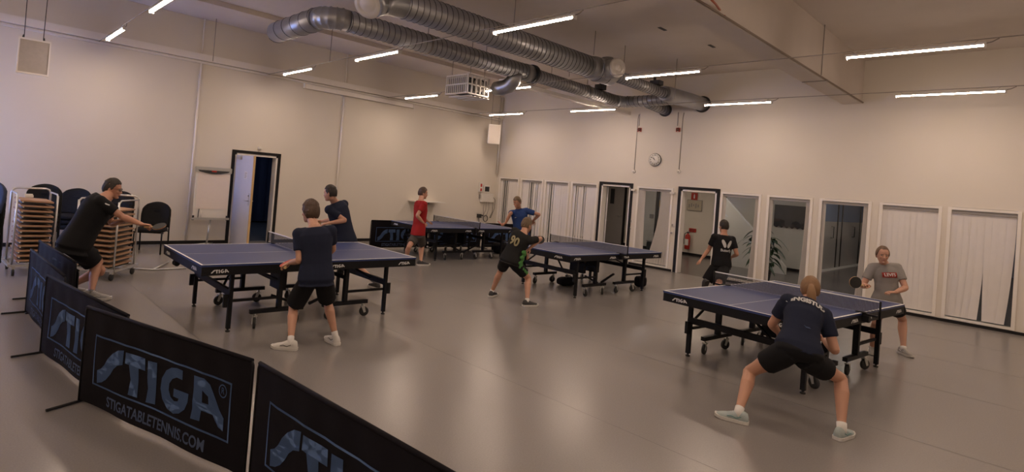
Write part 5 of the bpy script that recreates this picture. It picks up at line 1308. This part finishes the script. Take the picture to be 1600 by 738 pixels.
def cloth_print(J, mb, name, m_, t, u, front=True, push=0.012, parent=None):
    """lay flat artwork (x across, y up, metres) on the chest or back of the shirt at spine height t, offset u sideways"""
    s = J['s']; L = 0.30*s*1.75; out = MB(); sg = 1 if front else -1
    def surf(x, y):
        tt = t+y/L; prof = J['prof']
        for a, b in zip(prof[:-1], prof[1:]):
            if a[0] <= tt <= b[0]: break
        k = 0 if b[0] == a[0] else max(0, min(1, (tt-a[0])/(b[0]-a[0])))
        w_, d_, yo = [a[i]+(b[i]-a[i])*k for i in (1, 2, 3)]
        extra = 0.010 if tt < 0.35 else 0
        P, X, Y = J['spine'](tt); ca = max(-0.97, min(0.97, x/(w_*s+J['inf'])))
        sa = math.sqrt(1-ca*ca)**0.9
        return P+X*x+Y*(sg*(sa*((d_+extra)*s+J['inf']))+yo*s+sg*push*0.35)
    bm = bmesh.new(); vv = [bm.verts.new((v.x, v.y, v.z)) for v in mb.v]
    for f_ in mb.f:
        try: bm.faces.new([vv[i] for i in f_])
        except ValueError: pass
    for _ in range(3):
        es = [e for e in bm.edges if e.calc_length() > 0.03]
        if es: bmesh.ops.subdivide_edges(bm, edges=es, cuts=1)
        bmesh.ops.triangulate(bm, faces=[f_ for f_ in bm.faces if len(f_.verts) > 4])
    bm.verts.index_update()
    x_sign = 1 if not front else -1          # seen from the front the wearer's right is on the left
    for v in bm.verts:
        p = surf(u+v.co.x*x_sign, v.co.y); out.v.append(p)
    out.f = [[w_.index for w_ in f_.verts] for f_ in bm.faces]; out.sm = [False]*len(out.f); bm.free()
    return out.build(name, m_, J['root'], world=True, fix=False)
def bat(J, k, lab, tilt=None, red_side=1, nrm=None):
    """table tennis bat in a hand: handle through the closed fingers"""
    h = J['hands'][k]; R = h['R']; X, F, U = R.col[0]*h['side'], R.col[1], R.col[2]
    axis = V(tilt).normalized() if tilt is not None else (X*0.8+F*0.6).normalized()
    grip = h['wr']+F*0.072*h['s']-U*0.020*h['s']
    nrm = V(nrm if nrm is not None else U); nrm = nrm-axis*nrm.dot(axis)
    if nrm.length < 1e-3: nrm = axis.orthogonal()
    nrm.normalize(); sd = axis.cross(nrm).normalized()
    t = thing('table_tennis_bat', lab, 'bat', grip)
    MB().tube([grip-axis*0.05, grip-axis*0.03, grip+axis*0.03, grip+axis*0.055], [.0155, .0135, .0125, .012], 12, flat=0.8).build('handle', M['oak'], t, world=True)
    c = grip+axis*(0.055+0.078)
    def disc(off, th, r):
        rs = []
        for hh in (off, off+th): rs.append([c+(axis*math.cos(2*PI*i/32)*1.04+sd*math.sin(2*PI*i/32))*r+nrm*hh for i in range(32)])
        return MB().rings(rs, smooth=False)
    b = disc(-.003, .006, .076).bar(grip+axis*0.04, grip+axis*0.075, 0.03, 0.006, nrm).build('blade', M['oak'], t, world=True)
    disc(.0032, .003, .0755).build('rubber', M['red'] if red_side > 0 else M['rubber'], t, world=True)
    disc(-.0062, .003, .0755).build('rubber', M['rubber'] if red_side > 0 else M['red'], t, world=True)
    return t

M['hairfair'] = mat('hair_fair_brown', (0.13, 0.075, 0.04), 0.55, noise=0.35, scale=25, bump=0.4, bscale=50)

def foot(px_, py_, toe, h=0.085, raise_=0.0):
    p = at(px_, py_, 2, raise_); return (V((p.x, p.y, h+raise_)), toe)
deg = math.radians
VIEW = math.atan2(_f.y, _f.x)          # direction the camera looks, about 138 degrees

# 1 ponytailed woman at the right table, seen from behind, wide low stance
a = VIEW-0.12
J = person('ponytailed woman in dark shirt and black shorts crouching with legs wide, back to the camera', 1.70, 4.62,
    dict(pelvis=(1246, 553), neck=(1261, 474), head=(1266, 452)), a, a, a-0.12, (math.cos(a-0.40), math.sin(a-0.40), -0.16),
    dict(L=foot(1153, 660, (math.cos(a+1.15), math.sin(a+1.15), 0)), R=foot(1314, 686, (math.cos(a-0.9), math.sin(a-0.9), 0))),
    dict(L=dict(wrist=(1217, 521), dd=0.30, elbow=(1203, 510), curl=0.6, palm=(0.3, 0.3, -1)), R=dict(wrist=(1287, 531), dd=0.14, elbow=(1303, 533), curl=0.85, palm=(-0.8, 0, 0.1), thumb=0.8, dir=(-0.9, 0.2, 0.25))),
    dict(L=(1170, 581), R=(1312, 597)),
    dict(shirt='shirt_navy', shorts='shorts_black', legs=0.52, legw=0.100, hem=-0.02, shoe='shoeteal', lace='shoewhite', accent='teal', sockh=0.045, loose=0.016), fem=True, hair='tied', hairm='hairblond', neck_sign=1, vox=0.0042)
hd, R, hs = J['head'], J['hR'], J['hs']
T = lambda x, y, z: hd+R @ (V((x, y, z))*hs)
MB().tube([T(0, -.095, .02), T(0, -.122, .025), T(.002, -.140, -.005), T(.004, -.150, -.05), T(.006, -.152, -.10), T(.006, -.150, -.150), T(.004, -.146, -.195), T(.004, -.142, -.215)], [.016, .022, .030, .037, .036, .030, .018, .006], 16).build('ponytail', M['hairblond'], J['root'], world=True)
MB().lathe([(.018, -.008), (.027, -.006), (.027, .006), (.018, .008)], T(0, -.112, .022), R @ V((0, -1, 0.2)), 16).build('hair_tie', M['hairblond'], J['root'], world=True)
tx = MB(); put_text(tx, 'PINGISTUDT', 0.062, (0, 0, 0), (1, 0, 0), (0, 1, 0), sx=0.92, bold=0.0035)
cloth_print(J, tx, 'back_print', M['line'], 0.83, 0.0, front=False, push=0.03)
wv = MB().prism([(-.028, .004), (-.01, -.004), (.012, 0), (.03, -.006), (.012, -.010), (-.01, -.012)], (0, 0, 0), (1, 0, 0), (0, 1, 0), 0.001)
cloth_print(J, wv, 'back_emblem', M['bluesmall'], 0.40, 0.01, front=False, push=0.03)
bat(J, 'R', 'bat held low by the ponytailed woman', tilt=(-0.75, 0.55, 0.45), red_side=-1)

# 2 woman in the grey shirt at the far end of the right table
a = VIEW+PI-0.30
J = person('woman in grey shirt with red chest label at the far end of the right table', 1.64, 7.45,
    dict(pelvis=(1386, 474), neck=(1381, 411), head=(1379, 398)), a, a-0.05, a-0.05, (math.cos(a-0.12), math.sin(a-0.12), -0.12),
    dict(L=foot(1411, 554, (math.cos(a+0.25), math.sin(a+0.25), 0)), R=foot(1362, 552, (math.cos(a-0.3), math.sin(a-0.3), 0))),
    dict(R=dict(wrist=(1357, 447), dd=-0.22, elbow=(1352, 438), curl=0.9, palm=(0.2, 0.2, -1), thumb=0.8, dir=(-0.7, -0.7, 0.2)), L=dict(wrist=(1399, 457), dd=-0.24, elbow=(1414, 446), curl=0.5, palm=(-0.3, -0.2, -1), dir=(-0.8, -0.5, 0))),
    dict(L=(1410, 508), R=(1369, 506)),
    dict(shirt='shirt_grey', shorts='shorts_black', legs=0.45, hem=-0.04, shoe='shoegrey', accent='shoewhite', sockh=0.02, loose=0.012), fem=True, hair='tied', hairm='hairfair', neck_sign=-1, headsign=-1, skin='skin')
pl_ = MB().box(-.085, .085, -.030, .030, 0, 0.001); cloth_print(J, pl_, 'chest_label', M['red'], 0.70, -0.01, front=True, push=0.035)
tx = MB(); put_text(tx, "LEVI'S", 0.052, (0, 0, 0), (1, 0, 0), (0, 1, 0), bold=0.0015); cloth_print(J, tx, 'label_text', M['line'], 0.70, -0.01, front=True, push=0.044)
hd, R, hs = J['head'], J['hR'], J['hs']; T = lambda x, y, z: hd+R @ (V((x, y, z))*hs)
MB().ball(T(0, -.105, .0), (.03, .022, .03), 14, 10, R).build('hair_bun', M['hairfair'], J['root'], world=True)
bat(J, 'R', 'black bat held out by the woman in the grey shirt', tilt=-_r*0.9+_u*0.35, red_side=-1, nrm=-_f)

# 3 boy in navy at the left table, seen from behind
a = VIEW+0.18
J = person('boy in navy shirt and black shorts seen from behind at the left table', 1.58, 5.72,
    dict(pelvis=(494, 436), neck=(491, 354), head=(485, 331)), a, a+0.05, a+0.1, (math.cos(a+0.75), math.sin(a+0.75), -0.12),
    dict(L=foot(453, 547, (math.cos(a+1.35), math.sin(a+1.35), 0)), R=foot(523, 538, (math.cos(a+0.5), math.sin(a+0.5), 0))),
    dict(L=dict(wrist=(453, 411), dd=0.12, elbow=(468, 401), curl=0.4, palm=(0.5, 0.5, -0.5), dir=(-0.6, -0.7, -0.5)), R=dict(wrist=(505, 402), dd=0.32, elbow=(529, 398), curl=0.85, thumb=0.8, palm=(-0.2, -1, 0), dir=(-0.9, -0.4, 0.1))),
    dict(L=(458, 478), R=(513, 476)),
    dict(shirt='shirt_navy', shorts='shorts_black', legs=0.86, legw=0.108, hem=-0.12, shoe='shoewhite', accent='shoedark', sockh=0.055, loose=0.026), hair='boy', hairm='hairbrown', neck_sign=1, vox=0.0045)
bat(J, 'L', 'red bat in the hand of the boy in navy', tilt=_f*0.9-_r*0.2+_u*0.1, red_side=1)

# 4 teenager beyond the left table
a = VIEW+1.0
J = person('teenager in dark navy shirt leaning forward behind the left table', 1.76, 8.90,
    dict(pelvis=(540, 382), neck=(523, 316), head=(516, 302)), a, a, a, (math.cos(a+0.3), math.sin(a+0.3), -0.18),
    dict(L=(V((4.80, -9.10, 0.085)), (math.cos(a), math.sin(a), 0)), R=(V((5.42, -8.25, 0.10)), (math.cos(a-0.3), math.sin(a-0.3), 0))),
    dict(L=dict(wrist=(513, 349), dd=-0.10, elbow=(540, 345), curl=0.5, palm=(0, 0, -1)), R=dict(wrist=(503, 346), dd=0.1, elbow=(520, 345), curl=0.8, thumb=0.7, palm=(0, -0.5, -0.6))),
    dict(),
    dict(shirt='shirt_navy', shorts='shirt_navy', legs=0.8, hem=-0.10, shoe='shoedark', sock='sockdark', sockh=0.10, loose=0.022), hair='short', hairm='hairdark', neck_sign=-1, headsign=-1, vox=0.0052)
# swap of near and far arm is handled by the pixel hints
lp = MB().box(-.02, .02, -.006, .006, 0, 0.001); cloth_print(J, lp, 'chest_mark', M['bluesmall'], 0.68, -0.06, front=True, push=0.03)
bat(J, 'R', 'dark bat held in front of the teenager behind the left table', tilt=(-0.7, -0.6, 0.3), red_side=-1)

# 5 man in black reaching out at the left
a = deg(80)
J = person('man in black with glasses lunging with outstretched bat arm at the left', 1.85, 6.85,
    dict(pelvis=(119, 384), neck=(166, 309), head=(176, 295)), a, deg(72), deg(70), (math.cos(deg(66)), math.sin(deg(66)), -0.18),
    dict(R=foot(141, 469, (math.cos(deg(68)), math.sin(deg(68)), 0)), L=(V((4.30, -12.22, 0.085)), (math.cos(a), math.sin(a), 0))),
    dict(R=dict(wrist=(222, 351), dd=0.05, elbow=(194, 341), curl=0.95, thumb=0.9, palm=(0.3, 0.2, -1), dir=(0.2, 1, 0)), L=dict(wrist=(196, 344), dd=0.05, elbow=(172, 345), curl=0.5, palm=(0, 0, -1))),
    dict(R=(153, 400), L=(0.3, 1, 0)),
    dict(shirt='shirt_black', shorts='shorts_black', legs=0.66, legw=0.112, hem=-0.14, sleeve=0.66, shoe='shoegrey', accent='shoewhite', sock='sockdark', sockh=0.03, loose=0.036, bulk=1.15), hair='short', hairm='hairdark', skin='skin_b', neck_sign=1, vox=0.0045)
hd, R, hs = J['head'], J['hR'], J['hs']; T = lambda x, y, z: hd+R @ (V((x, y, z))*hs)
g = MB()
for sd in (-1, 1):
    g.tube([T(sd*(.031+.020*math.cos(t)), .101-.004*abs(math.cos(t)), .004+.015*math.sin(t)) for t in [2*PI*i/16 for i in range(17)]], 0.0022, 6)
    g.tube([T(sd*.052, .098, .008), T(sd*.077, .06, .010), T(sd*.082, .0, .008)], 0.0022, 6)
g.tube([T(-.011, .104, .008), T(.011, .104, .008)], 0.0022, 6)
g.build('glasses', M['dark'], J['root'], world=True)
sl_ = J['hands']['R']; p = sl_['S'].lerp(sl_['el'], .40)
MB().prism([(-.03, -.008), (.03, -.004), (.032, .010), (-.028, .012)], p+V((0.055, -0.035, 0.045)), (0.3, 0.8, -0.3), (0.2, 0.1, 0.9), 0.002).build('sleeve_mark', M['line'], J['root'], world=True)
bat(J, 'R', 'black bat at the end of the stretched arm of the man in black', tilt=_r+_u*0.06, red_side=-1, nrm=_u-_f*0.45)

# 6 man in red beside the farthest table
a = deg(75)
J = person('man in red shirt and dark grey shorts standing between the tables, seen from the side', 1.70, 11.75,
    dict(pelvis=(654, 366), neck=(658, 313), head=(661, 302)), a, a, a, (math.cos(a-0.12), math.sin(a-0.12), -0.1),
    dict(R=foot(657, 415, (math.cos(deg(70)), math.sin(deg(70)), 0)), L=foot(634, 413, (math.cos(deg(80)), math.sin(deg(80)), 0))),
    dict(R=dict(wrist=(662, 349), dd=0.02, elbow=(652, 336), curl=0.3, palm=(-1, 0, 0)), L=dict(wrist=(668, 346), dd=0.2, elbow=(663, 345), curl=0.3, palm=(0, 0, -1), dir=(0, 1, -0.2))),
    dict(R=(660, 384), L=(641, 382)),
    dict(shirt='shirt_red', shorts='shorts_grey', legs=0.78, hem=-0.03, shoe='shoedark', sockh=0.0, sock='sockdark', loose=0.020), hair='short', hairm='hairbrown', neck_sign=1, vox=0.0055)

# 7 man in the blue polo behind the farthest table
a = VIEW+PI-0.35
J = person('man in blue polo leaning toward the farthest table, one hand behind his hip', 1.78, 12.9,
    dict(pelvis=(814, 366), neck=(810, 327), head=(808, 316)), a, a, a, (math.cos(a-0.35), math.sin(a-0.35), -0.45),
    dict(L=foot(826, 418, (math.cos(a), math.sin(a), 0)), R=foot(803, 416, (math.cos(a-0.2), math.sin(a-0.2), 0))),
    dict(R=dict(wrist=(790, 349), dd=-0.25, elbow=(794, 341), curl=0.9, thumb=0.8, palm=(0, 0, -1), dir=(-0.8, -0.6, 0)), L=dict(wrist=(833, 345), dd=0.15, elbow=(840, 335), curl=0.4, palm=(0, 0, -1), dir=(-0.4, 0.5, -0.6))),
    dict(),
    dict(shirt='shirt_blue', shorts='shorts_black', legs=0.8, hem=-0.05, shoe='shoedark', loose=0.018), hair='short', hairm='hairsand', skin='skin_b', neck_sign=-1, headsign=-1, vox=0.0055)
cm = MB().prism([(-.03, 0), (0, .012), (.03, .004), (.015, -.004), (0, .002), (-.012, -.012)], (0, 0, 0), (1, 0, 0), (0, 1, 0), 0.001)
cloth_print(J, cm, 'chest_mark', M['logo'], 0.68, 0.06, front=True, push=0.035)
MB().tube([J['spine'](0.97)[0]+J['spine'](0.97)[1]*(0.075*math.cos(t))+J['spine'](0.97)[2]*(0.075*math.sin(t))+V((0, 0, 0.012)) for t in [2*PI*i/20 for i in range(21)]], 0.014, 8).build('collar', M['shirt_blue'], J['root'], world=True)
bat(J, 'R', 'dark red bat in the hand of the man in the blue polo', tilt=-_r*0.3+_u*0.2-_f*0.5, red_side=1, nrm=-_f+_u)

# 8 boy in the black and green kit at the middle table
a = VIEW-0.55
J = person('boy in black kit with green side and gold back print at the middle table', 1.58, 8.62,
    dict(pelvis=(798, 408), neck=(819, 364), head=(823, 352)), a, a, a-0.1, (math.cos(a-0.25), math.sin(a-0.25), -0.3),
    dict(L=foot(768, 464, (math.cos(a+0.1), math.sin(a+0.1), 0)), R=foot(823, 479, (math.cos(a-0.65), math.sin(a-0.65), 0))),
    dict(R=dict(wrist=(828, 388), dd=0.12, elbow=(836, 384), curl=0.6, palm=(0, 0, -1)), L=dict(wrist=(829, 376), dd=0.38, elbow=(818, 390), curl=0.85, thumb=0.8, palm=(0.3, 0, -1))),
    dict(L=(781, 427), R=(825, 432)),
    dict(shirt='shirt_kit', shorts='shorts_black', legs=0.66, legw=0.095, hem=-0.10, shoe='shoedark', sockh=0.035, lace='shoewhite', loose=0.018), hair='short', hairm='hairsand', neck_sign=1, vox=0.005)
tx = MB(); put_text(tx, '90', 0.17, (0, 0, 0), (1, 0.0, 0), (0, 1, 0), sx=0.95, bold=0.006); cloth_print(J, tx, 'back_print', M['gold'], 0.62, 0.0, front=False, push=0.035)
P = J['spine']; gm = MB(); k = 'R'
for i in range(9):
    t = -0.08+0.065*i; p_, x_, y_ = P(t); w_ = 0.165*J['s']+0.03+0.004*(i % 2)
    gm.ball(p_+x_*w_*0.96+y_*(0.02*math.sin(i*2.1)), (0.018, 0.034+0.012*(i % 3), 0.032), 10, 6)
hp, kn, an = J['legs']['R']
for i in range(4):
    q = hp.lerp(kn, 0.10+0.14*i); gm.ball(q+P(0)[1]*0.088, (0.014, 0.03, 0.03), 10, 6)
gp = gm.build('side_print', M['green'], J['root'], world=True); remesh(gp, 0.008, 1, 0.3)
bat(J, 'L', 'large dark and red bat in front of the boy in the black and green kit', tilt=_r*0.9+_u*0.2, red_side=-1, nrm=-_f*0.7+_u*0.6)

# 9 man in the black shirt with the white wing emblem
a = VIEW+0.05
D9 = 10.9
J = person('man in black shirt with white wing emblem on his back beyond the right table', 1.74, D9,
    dict(pelvis=(1126, 415), neck=(1131, 367), head=(1131, 354)), a, a+0.15, a, (math.cos(a+0.1), math.sin(a+0.1), -0.05),
    dict(R=foot(1121, 484, (math.cos(a), math.sin(a), 0)), L=(atd(1100, 441, D9-0.35), (math.cos(a+0.2)*0.4, math.sin(a+0.2)*0.4, -0.9), 1)),
    dict(L=dict(wrist=(1096, 405), dd=0.02, elbow=(1106, 393), curl=0.15, palm=(0.3, 0.3, -1), spread=1.5), R=dict(wrist=(1143, 402), dd=0.15, elbow=(1151, 396), curl=0.5, palm=(0, 0, -1))),
    dict(L=(1108, 434), R=(-0.7, 0.7, 0)),
    dict(shirt='shirt_black', shorts='shorts_black', legs=0.80, legw=0.105, hem=-0.10, shoe='shoedark', sole='shoedark', sock='sockdark', sockh=0.16, loose=0.022), hair='short', hairm='hairdark', skin='skin_b', neck_sign=1, vox=0.0055)
wg = MB()
for sd in (-1, 1):
    wg.prism([(sd*x, y) for x, y in [(1.45*q_, 1.35*w_) for q_, w_ in [(0.006, -.030), (0.020, -.045), (0.035, -.040), (0.050, -.015), (0.068, .020), (0.070, .045), (0.055, .055), (0.038, .045), (0.020, .020), (0.008, -.005)]]][::sd], (0, 0, 0), (1, 0, 0), (0, 1, 0), 0.001)
cloth_print(J, wg, 'wing_emblem', M['line'], 0.70, 0.0, front=False, push=0.035)
tx = MB(); put_text(tx, 'Butterfly', 0.060, (0, 0, 0), (1, 0, 0), (0, 1, 0), bold=0.002); cloth_print(J, tx, 'emblem_text', M['line'], 0.50, 0.0, front=False, push=0.035)
